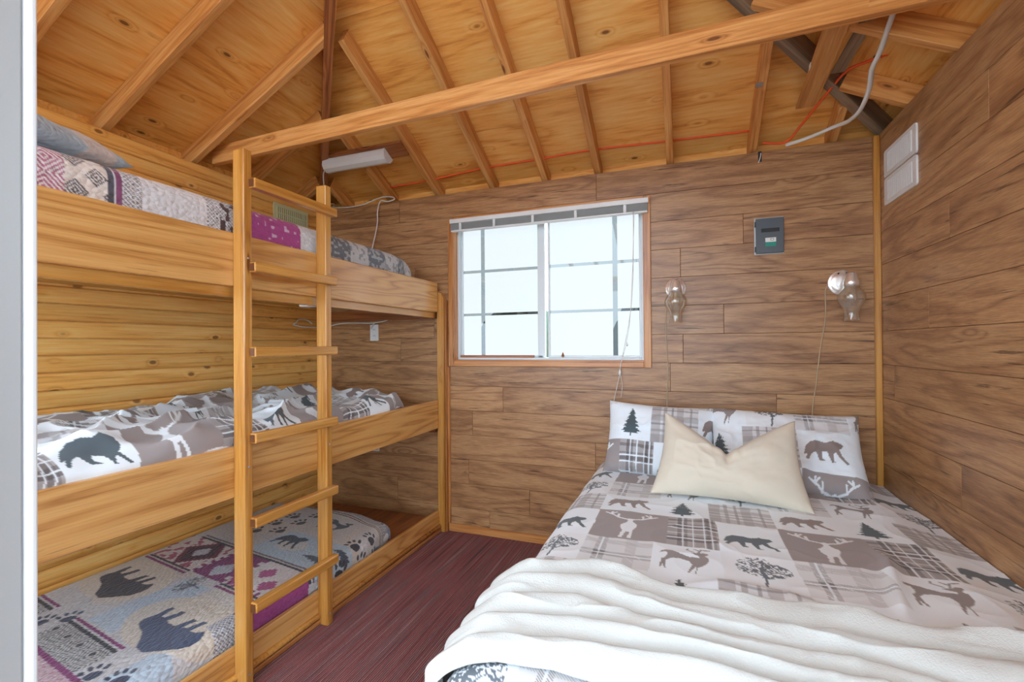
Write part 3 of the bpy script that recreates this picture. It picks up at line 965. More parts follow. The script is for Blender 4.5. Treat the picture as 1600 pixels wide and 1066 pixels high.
    # paw rows
    for cx, cy in ((-1.70, 2.03), (-1.60, 2.06), (-1.70, 2.16), (-1.60, 2.19), (-1.60, 1.90), (-2.21, 2.09), (-2.21, 2.21), (-2.21, 1.96), (-2.33, 2.02), (-2.33, 2.14), (-2.33, 1.9)):
        paw(col, u, v, cx, cy, 0.085, 1.25, S(74, 74, 82))
    put(col, (u > -2.12) & (u < -1.82) & (v > 2.02) & (v < 2.26), S(208, 203, 198))
    put(col, in_poly(u, v, place_poly(DEER, -2.08, 2.07, 0.18, 0.16)), S(84, 90, 102))
    put(col, (v > 2.28) & (v < 2.288), BLK); put(col, (v > 2.30) & (v < 2.308), BLK)
    put(col, (v > 2.19) & (v < 2.32) & (u > -1.64), S(104, 114, 136))
    diamonds((v >= 2.32) & (v < 2.40), S(92, 92, 104), 0.07, S(208, 206, 206))
    put(col, v >= 2.40, S(140, 148, 166))
    # stitched mottling belongs to the fabric print
    col *= (0.93 + 0.14 * vnoise(x * 170, y * 120, 12))[..., None]
    return np.clip(col, 0, 1)


def grid_mesh(name, P, col, mat, parent=None, wrap=None):
    """P (n, m, 3) points, col (n, m, 3) colours or None"""
    n, m = P.shape[:2]
    me = bpy.data.meshes.new(name)
    me.vertices.add(n * m)
    me.vertices.foreach_set('co', P.reshape(-1).astype(np.float32))
    idx = np.arange(n * m).reshape(n, m)
    q = np.stack([idx[:-1, :-1], idx[1:, :-1], idx[1:, 1:], idx[:-1, 1:]], -1).reshape(-1, 4)
    fill_mesh(me, q)
    if col is not None: set_col(me, col.reshape(-1, 3))
    me.materials.append(mat)
    return link(name, me, parent)


def fill_mesh(me, q):
    nf = len(q)
    me.loops.add(nf * 4)
    me.loops.foreach_set('vertex_index', q.reshape(-1).astype(np.int32))
    me.polygons.add(nf)
    me.polygons.foreach_set('loop_start', np.arange(0, nf * 4, 4, dtype=np.int32))
    me.polygons.foreach_set('use_smooth', np.ones(nf, bool))
    me.update(calc_edges=True)
    me.validate()


def set_col(me, c):
    at = me.color_attributes.new('print', 'FLOAT_COLOR', 'POINT')
    a = np.ones((len(c), 4), np.float32)
    a[:, :3] = c
    at.data.foreach_set('color', a.reshape(-1))


def pillow_mesh(name, W, H, T, center, ex, up, nrm, n, m, mat, colfn=None, warp=None, wr=0.006, seed=1, edge=0.06, power=4.0, parent=None):
    s, t = np.meshgrid(np.linspace(-1, 1, n), np.linspace(-1, 1, m), indexing='ij')
    x = s * W / 2 * (1 - edge * (1 - t * t) * s * s)
    y = t * H / 2 * (1 - edge * 1.3 * (1 - s * s) * t * t)
    h = T / 2 * np.clip((1 - np.abs(s) ** power) * (1 - np.abs(t) ** power), 0, 1) ** 0.62
    amp = np.clip(h / (T / 2), 0, 1) ** 0.7
    w = (fbm(x * 9 + seed, y * 9, seed, 3) * 1.6 + ridge(x * 6, y * 5 + seed, seed + 3, 3.0) * 0.6) * wr * amp
    zf, zb = h + w, -h * 0.75
    xw, yw = x, y
    if warp is not None: xw, yw, zf, zb = warp(s, t, x, y, zf, zb)
    C, ex, up, nrm = (np.array(v, float) for v in (center, ex, up, nrm))
    Pf = C + xw[..., None] * ex + yw[..., None] * up + zf[..., None] * nrm
    Pb = C + xw[..., None] * ex + yw[..., None] * up + zb[..., None] * nrm
    border = np.zeros((n, m), bool)
    border[0] = border[-1] = True; border[:, 0] = border[:, -1] = True
    idf = np.arange(n * m).reshape(n, m)
    idb = idf.copy()
    inner = ~border
    idb[inner] = n * m + np.arange(inner.sum())
    V = np.concatenate([Pf.reshape(-1, 3), Pb[inner]])
    q1 = np.stack([idf[:-1, :-1], idf[1:, :-1], idf[1:, 1:], idf[:-1, 1:]], -1).reshape(-1, 4)
    q2 = np.stack([idb[:-1, :-1], idb[:-1, 1:], idb[1:, 1:], idb[1:, :-1]], -1).reshape(-1, 4)
    me = bpy.data.meshes.new(name)
    me.vertices.add(len(V))
    me.vertices.foreach_set('co', V.reshape(-1).astype(np.float32))
    fill_mesh(me, np.concatenate([q1, q2]))
    if colfn is not None:
        c = colfn(x, y)
        set_col(me, np.concatenate([c.reshape(-1, 3), c[inner]]))
    me.materials.append(mat)
    return link(name, me, parent)

# ------------------------------------------------------------------ window
win = thing('window_1', None, None, ((WX0 + WX1) / 2, YB, WZ0))
tag(win, 'wooden framed sliding window with frosted panes', kind='structure')
YW = YB - PT
abox('casing', WX0 - 0.030, WX0 + 0.010, YW - 0.014, YW + 0.004, WZ0 - 0.030, WZ1 - 0.02, M['casing'], win, 0.003)
abox('casing', WX1 - 0.010, WX1 + 0.032, YW - 0.014, YW + 0.004, WZ0 - 0.030, WZ1 - 0.005, M['casing'], win, 0.003)
abox('casing', WX0 + 0.010, WX1 - 0.010, YW - 0.014, YW + 0.004, WZ0 - 0.030, WZ0 + 0.004, M['casing'], win, 0.003)
abox('jamb_liner', WX0, WX0 + 0.012, YW + 0.004, YB + 0.12, WZ0 + 0.012, WZ1 - 0.012, M['casing'], win)
abox('jamb_liner', WX1 - 0.012, WX1, YW + 0.004, YB + 0.12, WZ0 + 0.012, WZ1 - 0.012, M['casing'], win)
abox('jamb_liner', WX0, WX1, YW + 0.004, YB + 0.12, WZ0, WZ0 + 0.012, M['casing'], win)
abox('jamb_liner', WX0, WX1, YW + 0.004, YB + 0.12, WZ1 - 0.012, WZ1, M['casing'], win)
YG = YB + 0.06
wx0, wx1, wz0, wz1 = WX0 + 0.012, WX1 - 0.012, WZ0 + 0.012, WZ1 - 0.012
for (a, b, c, d) in ((wx0, wx0 + 0.014, wz0, wz1), (wx1 - 0.014, wx1, wz0, wz1), (wx0 + 0.014, wx1 - 0.014, wz0, wz0 + 0.014), (wx0 + 0.014, wx1 - 0.014, wz1 - 0.014, wz1)):
    abox('vinyl_frame', a, b, YG - 0.025, YG + 0.035, c, d, M['white_vinyl'], win, 0.002)
XM0, XM1 = -0.885, -0.800       # meeting stiles
# left sash slides behind the right one
sash_specs = (('left', wx0 + 0.014, XM0 + 0.05, YG + 0.018, [-1.285, -1.257], XM0), ('right', XM1 - 0.012, wx1 - 0.014, YG, [-0.407, -0.378], None))
for nm, a, b, y, strip_x, _ in sash_specs:
    zz0, zz1 = wz0 + 0.014, wz1 - 0.014
    s = abox('sash', a, b, y - 0.003, y, zz0, zz1, M['clear_glass'], win, 0, 1, 'X')
    s['label'] = 'sliding sash with strips of clear glass between frosted film'
    fw = 0.014
    rx0 = a if nm == 'left' else a
    for (p, q, r, t) in ((a, a + fw, zz0, zz1), (b - fw - (0.036 if nm == 'left' else 0), b, zz0, zz1) if nm == 'left' else (b - fw, b, zz0, zz1), (a + fw, b - fw, zz0, zz0 + fw), (a + fw, b - fw, zz1 - fw, zz1)):
        abox('sash_frame', p, q, y - 0.012, y + 0.004, r, t, M['white_vinyl'], s, 0.002)
    xs = [a + fw, strip_x[0], strip_x[1], (b - fw) if nm == 'right' else (b - fw - 0.036)]
    zs = [zz0 + fw, 1.436, 1.453, 1.725, 1.744, zz1 - fw]
    for i in (0, 2):
        for k in (0, 2, 4):
            abox('frosted_film', xs[i], xs[i + 1], y - 0.0045, y - 0.0032, zs[k], zs[k + 1], M['film'], s, 0, 1, 'X')
stick = abox('security_stick', wx0 + 0.016, -0.905, YG - 0.020, YG - 0.006, wz0 + 0.0145, wz0 + 0.030, M['deck_wood'], None, 0.002)
tag(stick, 'brown wooden stick lying in the window track', 'stick')
orn = thing('tree_ornament', 'tiny brown tree ornament standing on the window frame', 'ornament', (-0.716, YG - 0.018, wz0 + 0.014))
bar('trunk', (-0.716, YG - 0.018, wz0 + 0.014), (-0.716, YG - 0.018, wz0 + 0.022), 0.005, 0.005, M['dark_rafter'], orn, (1, 0, 0))
lathe('crown', [(0.012, 0.0), (0.006, 0.008), (0.009, 0.008), (0.004, 0.016), (0.006, 0.016), (0.0005, 0.028)], (-0.716, YG - 0.018, wz0 + 0.022), (0, 0, 1), M['deck_wood'], orn, 10, True)

# blind
bl = thing('window_blind', 'white slatted blind pulled fully up above the window', 'blind', (-0.82, 2.77, 2.0))
abox('headrail', -1.459, -0.188, 2.752, 2.790, 2.044, 2.074, M['white_plastic'], bl, 0.003)
for k in range(9):
    abox('slat', -1.452, -0.194, 2.756, 2.788, 2.0415 - 0.0042 * (k + 1), 2.0435 - 0.0042 * (k + 1), M['grey_slat'], bl)
abox('bottom_rail', -1.452, -0.194, 2.757, 2.787, 1.990, 2.002, M['white_plastic'], bl, 0.003)
for xk in (-1.38, -1.14, -0.88, -0.61, -0.32):
    abox('ladder_tape', xk - 0.008, xk + 0.008, 2.7535, 2.7555, 1.992, 2.043, M['white_plastic'], bl)
tube('pull_cord', [(-0.272, 2.752, 2.0), (-0.285, 2.765, 1.5), (-0.352, 2.772, 1.12), (-0.362, 2.772, 1.05), (-0.398, 2.765, 0.885)], 0.0018, M['cord_white'], bl, 6)
tube('pull_cord', [(-0.266, 2.752, 2.0), (-0.292, 2.765, 1.45), (-0.320, 2.768, 1.24), (-0.356, 2.772, 1.10), (-0.345, 2.772, 1.0), (-0.352, 2.768, 0.93)], 0.0016, M['cord_white'], bl, 6)
lathe('cord_knob', [(0.001, 0), (0.007, 0.004), (0.006, 0.014), (0.002, 0.02)], (-0.316, 2.765, 1.225), (0, 0, 1), M['white_plastic'], bl, 10, True)
lathe('cord_knot', [(0.002, 0), (0.008, 0.006), (0.008, 0.02), (0.003, 0.035)], (-0.358, 2.770, 1.055), (0, 0, 1), M['cord_white'], bl, 10, True)

# ------------------------------------------------------------------ triple bunk
BY0, BY1 = 0.24, 2.745
bunk = thing('bunk_bed', 'triple bunk with oak side boards built along the pine wall', 'bunk bed', (-2.05, 1.5, 0))
RT = 0.024
for z0, z1, lab in ((1.459, 1.655, 'oak side board of the top bunk'), (0.686, 0.872, 'oak side board of the middle bunk')):
    r = abox('side_board', XB - RT, XB, BY0, BY1, z0, z1, M['oak'], bunk, 0.003)
    r['label'] = lab
    top = z0 > 1
    zd = 1.560 if top else z0 + 0.05
    abox('ledger', XB - RT - 0.036, XB - RT, BY0, BY1, z0 - 0.036 if top else z0, z0 + 0.05 if top else z0 + 0.048, M['honey'], bunk)
    abox('ledger', XL + 0.022, XL + 0.06, BY0, BY1, zd - 0.045, zd - 0.001, M['honey'], bunk)
    abox('deck', XL + 0.022, XB - RT - 0.002, BY0, 2.785, zd, zd + 0.014, M['white_paint'], bunk)
    abox('cleat', XL + 0.062, XB - 0.03, 2.752, 2.79, z0 - 0.040 if top else z0 - 0.03, z0 + 0.030, M['deck_wood'], bunk)
r = abox('base_board', XB - RT, XB, BY0, BY1 + 0.02, 0.030, 0.139, M['oak'], bunk, 0.003)
abox('deck', XL + 0.022, XB - RT - 0.002, BY0, 2.785, 0.06, 0.075, M['deck_wood'], bunk)
abox('floor_moulding', XB, XB + 0.016, BY0, BY1 + 0.02, 0.0, 0.022, M['casing'], bunk, 0.004)
tube('quarter_round', [(XB + 0.004, BY0, 0.036), (XB + 0.004, BY1 + 0.02, 0.036)], 0.013, M['honey'], bunk, 12, 0)
# corner post with a slanted top
_po = extrude_poly('post', [(0.0, 0.0), (0.05, 0.0), (0.05, 1.552), (0.03, 1.585), (0.0, 1.60)], lambda a, b, d: Vector((-1.553 + a, d, b)), 2.748, 2.788, M['honey'], bunk)
_pm = frame((-1.53, 2.77, 0.8), (0, 0, 1), (-1, 0, 0))
_po.data.transform(_pm.inverted()); _po.matrix_basis = _pm
abox('post_strip', -1.502, -1.497 + 0.004, 2.762, 2.788, 0.0, 1.54, M['casing'], bunk, 0.001, 1, 'Z')

# ladder
lad = thing('bunk_ladder', 'honey coloured wooden ladder standing against the triple bunk', 'ladder', (-1.5, 1.45, 0))
SX0, SX1 = XB + 0.001, -1.489
for y0, zt in ((1.240, 1.957), (1.650, 1.955)):
    abox('stile', SX0, SX1, y0, y0 + 0.034, 0.0, zt, M['honey'], lad, 0.004, 2)
for zt in (1.853, 1.546, 1.237, 0.923, 0.617, 0.310):
    rg = abox('rung', SX1 + 0.0005, -1.456, 1.258, 1.653 + 0.035, zt - 0.038, zt, M['honey'], lad, 0.006, 3)
    abox('end_grain', SX1 + 0.006, -1.461, 1.2565, 1.2585, zt - 0.033, zt - 0.005, M['end_grain'], rg, 0, 1, 'X')
for y0 in (1.257, 1.667):
    for zt in (0.05, 0.80, 1.56):
        lathe('screw', [(0.004, 0), (0.004, 0.001), (0.0005, 0.0015)], (SX1, y0, zt), (1, 0, 0), M['galvanised'], lad, 8, True)


# ------------------------------------------------------------------ bunk mattresses and bedding
def mattress(z0, z1, y0, y1, label):
    o = abox('mattress', XL + 0.06, XB - 0.075, y0, y1, z0, z1, M['mattress'], None, 0.05, 4)
    return tag(o, label, 'mattress', None)


mattress(1.576, 1.735, 0.35, 2.56, 'mattress under the quilt on the top bunk')
mattress(0.752, 0.895, 0.35, 2.40, 'mattress under the rumpled comforter on the middle bunk')
mattress(0.077, 0.185, 0.35, 2.32, 'mattress under the quilt on the lowest bunk')


def round_sheet(name, x_back, x_front, y0, y1, ztop, zfront, rad, yrad, step, mat, colfn, hfn, fine_w=0.05):
    """cloth over a mattress: flat top, rounded over the front (+X) edge down to zfront and over the far (+Y) end"""
    flat = (x_front - rad) - x_back
    arc = rad * math.pi / 2
    down = max(ztop - rad - zfront, 0.0)
    u = np.concatenate([np.arange(0, flat - fine_w, step), np.arange(flat - fine_w, flat + arc + down, step * 0.6)])
    v = np.arange(0, (y1 - yrad - y0) + yrad * math.pi / 2 + max(ztop - yrad - zfront, 0.0), step)

    def prof(w, f, r):
        a = np.clip((w - f) / r, 0, math.pi / 2)
        d = np.clip(w - f - r * math.pi / 2, 0, None)
        return np.minimum(w, f) + r * np.sin(a), r * (1 - np.cos(a)) + d
    px, dz1 = prof(u, flat, rad)
    py, dz2 = prof(v, y1 - yrad - y0, yrad)
    U, Vv = np.meshgrid(u, v, indexing='ij')
    X = np.broadcast_to((x_back + px)[:, None], U.shape).copy()
    Y = np.broadcast_to((y0 + py)[None, :], U.shape).copy()
    Z = ztop - np.sqrt(dz1[:, None] ** 2 + dz2[None, :] ** 2)
    # pull in the far front corner
    k = sm(y1 - 0.35, y1, Y) * sm(x_front - 0.35, x_front, X)
    X -= 0.045 * k; Y -= 0.07 * k
    dx, dy, dz = hfn(X, Y, U, Vv, dz1[:, None] + dz2[None, :])
    P = np.stack([X + dx, Y + dy, np.maximum(Z + dz, zfront - 0.01)], -1)
    return grid_mesh(name, P, colfn(x_back + U, y0 + Vv, X, Y), mat)


def lump(X, Y, U, V, d):
    w = 0.006 * fbm(X * 3, Y * 3, 3, 3) + 0.0022 * fbm(X * 26, Y * 26, 5, 2)
    return w * 0.5, w * 0, w


q_low = round_sheet('lodge_quilt', XL + 0.045, -1.582, 0.45, 2.385, 0.216, 0.118, 0.05, 0.06, 0.0042, M['quilt'], lambda a, b, X, Y: quilt_print(a, b), lump)
tag(q_low, 'grey lodge quilt with bison and paw prints on the lowest bunk', 'quilt')


def top_quilt_col(a, b, X, Y):
    col = np.tile(S(214, 212, 216), (a.size, 1)).reshape(a.shape + (3,)).copy()
    BLK, PNK = S(82, 80, 90), S(168, 70, 116)
    w = a                                    # across the front band
    m = b < 0.767
    put(col, m, S(222, 214, 212))
    d = np.abs(((b / 0.085) % 1) - .5) + np.abs(((w / 0.085) % 1) - .5)
    put(col, m & ((d * 6) % 1 < .5), PNK, 0.9)
    m = (b >= 0.767) & (b < 0.87)
    put(col, m, S(220, 208, 200))
    d = np.abs((((b + 0.01) / 0.10) % 1) - .5) + np.abs(((w / 0.10) % 1) - .5)
    put(col, m & (d > 0.62) & ((d * 9) % 1 < .6), BLK, 0.95)
    put(col, m & (d < 0.30) & ((d * 9) % 1 < .5), BLK, 0.95)
    put(col, (b > 0.868) & (b < 0.884), BLK); put(col, (b > 0.890) & (b < 0.906), S(130, 72, 110))

    def net(m, c=S(118, 108, 110)):
        put(col, m & ((((b + w) * 75) % 1 < .22) | (((b - w) * 75) % 1 < .22)), c)
    net((b > 0.906) & (b < 0.962)); net((b > 1.171) & (b < 1.31))
    n = vnoise(b * 60, w * 60, 3)
    put(col, (b > 1.22) & (b < 1.31) & (n > 0.6), S(84, 62, 58))
    m = (b >= 1.31) & (b < 1.60)
    put(col, m, S(172, 74, 140)); put(col, m & (n > 0.82), S(206, 176, 206))
    m = (b >= 1.60) & (b < 1.74)
    put(col, m, S(216, 216, 220))
    m = b >= 1.78
    ck = (np.floor((b - 1.78) / 0.145) % 2) == 0
    put(col, m, S(196, 196, 198))
    put(col, m & ck, S(112, 116, 124)); put(col, m & ck & (vnoise(b * 70, w * 70, 8) > 0.62), S(170, 172, 178))
    put(col, m & ~ck & (vnoise(b * 60, w * 60, 9) > 0.66), S(150, 152, 158))
    col *= (0.93 + 0.14 * vnoise(a * 150, b * 150, 12))[..., None]
    return np.clip(col, 0, 1)


q_top = round_sheet('lodge_quilt', XL + 0.045, -1.582, 0.45, 2.63, 1.782, 1.60, 0.055, 0.11, 0.0042, M['quilt'], top_quilt_col, lump)
tag(q_top, 'white quilt with diamonds and a purple patch on the top bunk', 'quilt')


def rumple(X, Y, U, V, d):
    k = 1.0 - 0.7 * sm(0.0, 0.08, d)
    w = 0.060 * fbm(X * 4.2 + Y * 0.8, Y * 3.2, 21, 3) + 0.045 * ridge(X * 3.4 + Y * 1.4, Y * 1.7 + X * 1.2, 31, 2.6) + 0.022 * ridge(X * 7, Y * 4.5 - X * 2, 41, 2.2) - 0.012
    w = w * k + 0.01 * sm(1.2, 0.6, Y)
    edge = 0.022 * fbm(Y * 7, X * 2, 51, 2) * sm(0.01, 0.06, d)
    return edge, 0.02 * fbm(X * 6, Y * 5, 61, 2), w - 0.012


c_mid = round_sheet('comforter', XL + 0.04, -1.568, 0.45, 2.52, 0.955, 0.874, 0.06, 0.10, 0.004, M['comforter'],
                    lambda a, b, X, Y: wild_print(b + 0.09 * fbm(a * 5, b * 5, 71, 2) - 0.01, -a + 0.16 + 0.09 * fbm(a * 5, b * 5, 72, 2)), rumple)
tag(c_mid, 'rumpled woodland print comforter on the middle bunk', 'comforter')

# pillow at the near end of the top bunk
tp = pillow_mesh('pillow', 0.55, 0.42, 0.13, (-1.86, 0.74, 1.85), (0.80, 0.30, -0.06), (-0.36, 0.93, 0.02), (0.06, 0.0, 1.0), 60, 48, M['quilt'],
                 lambda x, y: np.clip(np.where((fbm(x * 9, y * 9, 2, 2) > 0.02)[..., None], S(206, 196, 194), S(172, 188, 204)) * (0.9 + 0.2 * vnoise(x * 120, y * 120, 5))[..., None], 0, 1),
                 None, 0.01, 4)
tag(tp, 'pale blue quilted pillow on the top bunk', 'pillow')

# ------------------------------------------------------------------ double bed
bed = thing('double_bed', 'double bed in the corner under its printed comforter', 'bed', (0.2, 1.8, 0))
abox('bed_base', -0.44, XR - 0.03, 0.86, 2.77, 0.0, 0.26, M['box_spring'], bed, 0.01, 2, 'Y')
abox('mattress', -0.45, XR - 0.025, 0.84, 2.775, 0.262, 0.515, M['mattress'], bed, 0.05, 4, 'Y')


def bed_z(X, Y):
    z = 0.556 + 0.010 * fbm(X * 2.2, Y * 2.2, 81, 2) - 0.03 * sm(0.70, 0.90, X)
    z = z + 0.007 * ridge(X * 2.4 + 0.6 * Y, Y * 2.6, 91, 3.0) + 0.004 * ridge(X * 5, Y * 4 - X, 95, 2.5)
    # the pleat crossing the comforter right of the middle
    t = np.clip((Y - 1.42) / 0.32, 0, 1)
    cx = 0.50 + 0.075 * t
    z = z + 0.022 * np.exp(-((X - cx) / 0.022) ** 2) * sm(1.36, 1.48, Y) * sm(1.90, 1.70, Y)
    cy = 1.385 + 0.05 * np.sin(X * 9)
    z = z + 0.012 * np.exp(-((Y - cy) / 0.03) ** 2) * sm(-0.05, 0.1, X) * sm(0.45, 0.3, X)
    return z


stp = 0.0034
flat_l = -0.40
RL = 0.105
u = np.arange(0, (XR - 0.012 - flat_l) + RL * math.pi / 2 + 0.22, stp)
v = np.arange(0, (2.775 - 0.92) + 0.09 * math.pi / 2 + 0.2, stp)
f1 = XR - 0.012 - flat_l
a1 = np.clip((u - f1) / RL, 0, math.pi / 2)
Xs = XR - 0.012 - (np.minimum(u, f1) + RL * np.sin(a1))
d1 = RL * (1 - np.cos(a1)) + np.clip(u - f1 - RL * math.pi / 2, 0, None)
f2 = 2.775 - 0.92
a2 = np.clip((v - f2) / 0.09, 0, math.pi / 2)
Ys = 2.775 - (np.minimum(v, f2) + 0.09 * np.sin(a2))
d2 = 0.09 * (1 - np.cos(a2)) + np.clip(v - f2 - 0.09 * math.pi / 2, 0, None)
U, V_ = np.meshgrid(u, v, indexing='ij')
Xg = np.broadcast_to(Xs[:, None], U.shape).copy(); Yg = np.broadcast_to(Ys[None, :], U.shape).copy()
D = np.sqrt(d1[:, None] ** 2 + d2[None, :] ** 2)
Zg = bed_z(Xg, Yg) - D
Xg += 0.03 * fbm(Yg * 4, D * 2, 101, 2) * sm(0.02, 0.12, np.broadcast_to(d1[:, None], U.shape)) + 0.014 * fbm(Yg * 3.0, Yg * 0, 103, 2) * sm(-0.3, -0.45, Xg)
wx = 0.012 * fbm(Xg * 3, Yg * 3, 111, 2)
colr = wild_print(XR - 0.012 - U + wx, 2.775 - V_ + wx)
bed_cover = grid_mesh('comforter', np.stack([Xg, Yg, Zg], -1)[::-1], colr[::-1], M['comforter'])
tag(bed_cover, 'woodland patchwork comforter spread over the double bed', 'comforter')


# pillows: lean back against the wall
def lean(th, tilt=0.0):
    up = np.array((0, math.sin(th), math.cos(th))); nr = np.array((0, -math.cos(th), math.sin(th))); ex = np.array((1.0, 0, 0))
    c, s = math.cos(tilt), math.sin(tilt)
    return ex * c + up * s, up * c - ex * s, nr


ex, up, nr = lean(0.42, -0.045)
pl = pillow_mesh('pillow', 0.56, 0.405, 0.16, (-0.135, 2.600, 0.722), ex, up, nr, 170, 124, M['comforter'], lambda x, y: wild_print(x + 0.12, y + 1.955), None, 0.020, 2, 0.06)
tag(pl, 'woodland print pillow with a pine tree at the head of the bed', 'pillow')
ex, up, nr = lean(0.66, -0.03)
pr = pillow_mesh('pillow', 0.66, 0.44, 0.17, (0.44, 2.545, 0.715), ex, up, nr, 190, 130, M['comforter'], lambda x, y: wild_print(x - 0.375, y + 2.05), None, 0.024, 6, 0.06)
tag(pr, 'woodland print pillow with a brown bear beside the right wall', 'pillow')


def chop(s, t, x, y, zf, zb):
    k = np.clip(1 - np.abs(s + 0.02), 0, 1)
    tt = (t + 1) / 2
    y2 = y - 0.150 * (k ** 1.25) * tt ** 1.3 + 0.012 * (1 - k) * tt
    x2 = x * (1.0 + 0.10 * (1 - tt) - 0.06 * tt)
    crease = 0.030 * np.exp(-((s + 0.02) / 0.05) ** 2) * sm(0.45, 0.95, tt)
    fold = 0.010 * np.exp(-((s - 0.14 - 0.1 * (1 - tt)) / 0.03) ** 2) * sm(0.6, 0.9, tt) + 0.008 * np.exp(-((s + 0.2 + 0.1 * (1 - tt)) / 0.04) ** 2) * sm(0.6, 0.9, tt)
    return x2, y2, np.maximum(zf - crease - fold, 0.4 * zf), zb


ex, up, nr = lean(0.50, -0.035)
lc = pillow_mesh('cushion', 0.575, 0.375, 0.15, (0.170, 2.245, 0.728), ex, up, nr, 110, 80, M['cream_cloth'], None, chop, 0.014, 9, 0.07, 3.2)
tag(lc, 'cream lumbar cushion with a dented top propped on the bed', 'cushion')

# throw blanket across the foot of the bed
ns, nt_ = 330, 220
s = np.linspace(0, 1, ns); t = np.linspace(0, 1, nt_)
Sg, Tg = np.meshgrid(s, t, indexing='ij')
Lx = (XR - 0.03 - flat_l) + RL * math.pi / 2 + 0.16
ua = Sg * Lx
f1 = XR - 0.03 - flat_l
a1 = np.clip((ua - f1) / RL, 0, math.pi / 2)
Xt = XR - 0.03 - (np.minimum(ua, f1) + (RL + 0.012) * np.sin(a1))
dt = RL * (1 - np.cos(a1)) + np.clip(ua - f1 - RL * math.pi / 2, 0, None)
xs_ = [-0.6, -0.41, -0.26, -0.02, 0.26, 0.52, 0.70, 0.95]
yt_ = [1.34, 1.365, 1.405, 1.350, 1.345, 1.345, 1.375, 1.395]
yb_ = [0.86, 0.885, 0.93, 0.935, 0.93, 0.90, 0.88, 0.86]
ytop = np.interp(Xt, xs_, yt_) + 0.008 * np.sin(Xt * 23)
ybot = np.interp(Xt, xs_, yb_) + 0.006 * np.sin(Xt * 17 + 1)
Yt = ybot + (ytop - ybot) * Tg + 0.012 * fbm(Xt * 5, Tg * 4, 121, 2)
ph = Tg * 5.4 + 0.55 * fbm(Xt * 1.7, Tg * 2.0, 131, 2) * 2 + 0.18 * Xt
saw = ph - np.floor(ph)
rid = np.where(saw < 0.62, np.sin(saw / 0.62 * math.pi / 2) ** 1.2, np.cos((saw - 0.62) / 0.38 * math.pi / 2) ** 1.0)
amp = 0.030 + 0.014 * fbm(Xt * 2.3, Tg * 5, 141, 2) * 2
edge = np.minimum(sm(0.0, 0.05, Tg), sm(1.0, 0.965, Tg))
small = 0.006 * ridge(Xt * 3.0, Yt * 14, 151, 2.0) + 0.0035 * fbm(Xt * 14, Yt * 22, 161, 2)
hh = 0.007 + edge * (0.010 + amp * rid + small)
Zt_ = bed_z(np.maximum(Xt, -0.45), Yt) - dt + hh * np.where(dt > 0.1, 0.3, 1.0)
Xt2 = Xt - np.where(dt > 0.02, hh * 0.7, 0.0) * sm(0.02, 0.1, dt)
throw = grid_mesh('throw_blanket', np.stack([Xt2, Yt, Zt_], -1)[::-1], None, M['throw'])
tag(throw, 'white knitted throw lying in folds across the foot of the bed', 'blanket')


# ------------------------------------------------------------------ wall sconces
def sconce(x, z, r, tx, label):
    t_ = thing('wall_sconce', label, 'sconce', (x, YW, z), 'glass wall sconces above the bed')
    lathe('back_plate', [(0.0005, 0.014), (r * 0.5, 0.013), (r * 0.80, 0.010), (r * 0.86, 0.006), (r * 0.95, 0.007), (r, 0.003), (r, 0.0)], (x, YW, z), (0, -1, 0), M['chrome'], t_, 32)
    y = YW - 0.055
    bar('arm', (x, YW - 0.008, z + 0.012), (x + tx, y, z + 0.012), 0.016, 0.016, M['chrome'], t_, (0, 0, 1), 0.004, 2)
    xx = x + tx
    lathe('socket_cap', [(0.0005, 0.046), (0.012, 0.045), (0.022, 0.036), (0.026, 0.022), (0.030, 0.006), (0.034, -0.004), (0.034, -0.022), (0.030, -0.026)], (xx, y, z), (0, 0, 1), M['chrome'], t_, 28)
    lathe('shade', [(0.031, -0.020), (0.034, -0.034), (0.052, -0.055), (0.060, -0.078), (0.055, -0.102), (0.040, -0.128), (0.031, -0.150), (0.030, -0.172), (0.036, -0.196)], (xx, y, z), (0, 0, 1), M['lamp_glass'], t_, 32)
    lathe('bulb', [(0.0005, -0.105), (0.016, -0.100), (0.024, -0.082), (0.022, -0.062), (0.013, -0.042), (0.012, -0.024)], (xx, y, z), (0, 0, 1), M['lamp_glass'], t_, 18)
    for q in (-0.5, 0.5):
        lathe('mounting_screw', [(0.004, 0), (0.004, 0.004), (0.0008, 0.006)], (x + r * 0.55 * q, YW - 0.008, z + r * 0.72), (0, -1, 0), M['black'], t_, 8, True)
    return t_


s1 = sconce(-0.047, 1.550, 0.057, 0.0, 'glass wall sconce nearer the window')
tube('cord', [(-0.100, YW - 0.004, 1.50), (-0.101, YW - 0.004, 1.30), (-0.094, YW - 0.004, 1.10), (-0.099, YW - 0.004, 0.86), (-0.1, YW - 0.004, 0.70)], 0.0028, M['cord_beige'], s1, 6)
s2 = sconce(0.747, 1.540, 0.064, 0.024, 'glass wall sconce nearer the room corner')
tube('cord', [(0.690, YW - 0.004, 1.535), (0.674, YW - 0.004, 1.50), (0.672, YW - 0.004, 1.36), (0.648, YW - 0.004, 1.2), (0.628, YW - 0.004, 1.02), (0.612, YW - 0.004, 0.90), (0.61, YW - 0.004, 0.75)], 0.0028, M['cord_beige'], s2, 6)

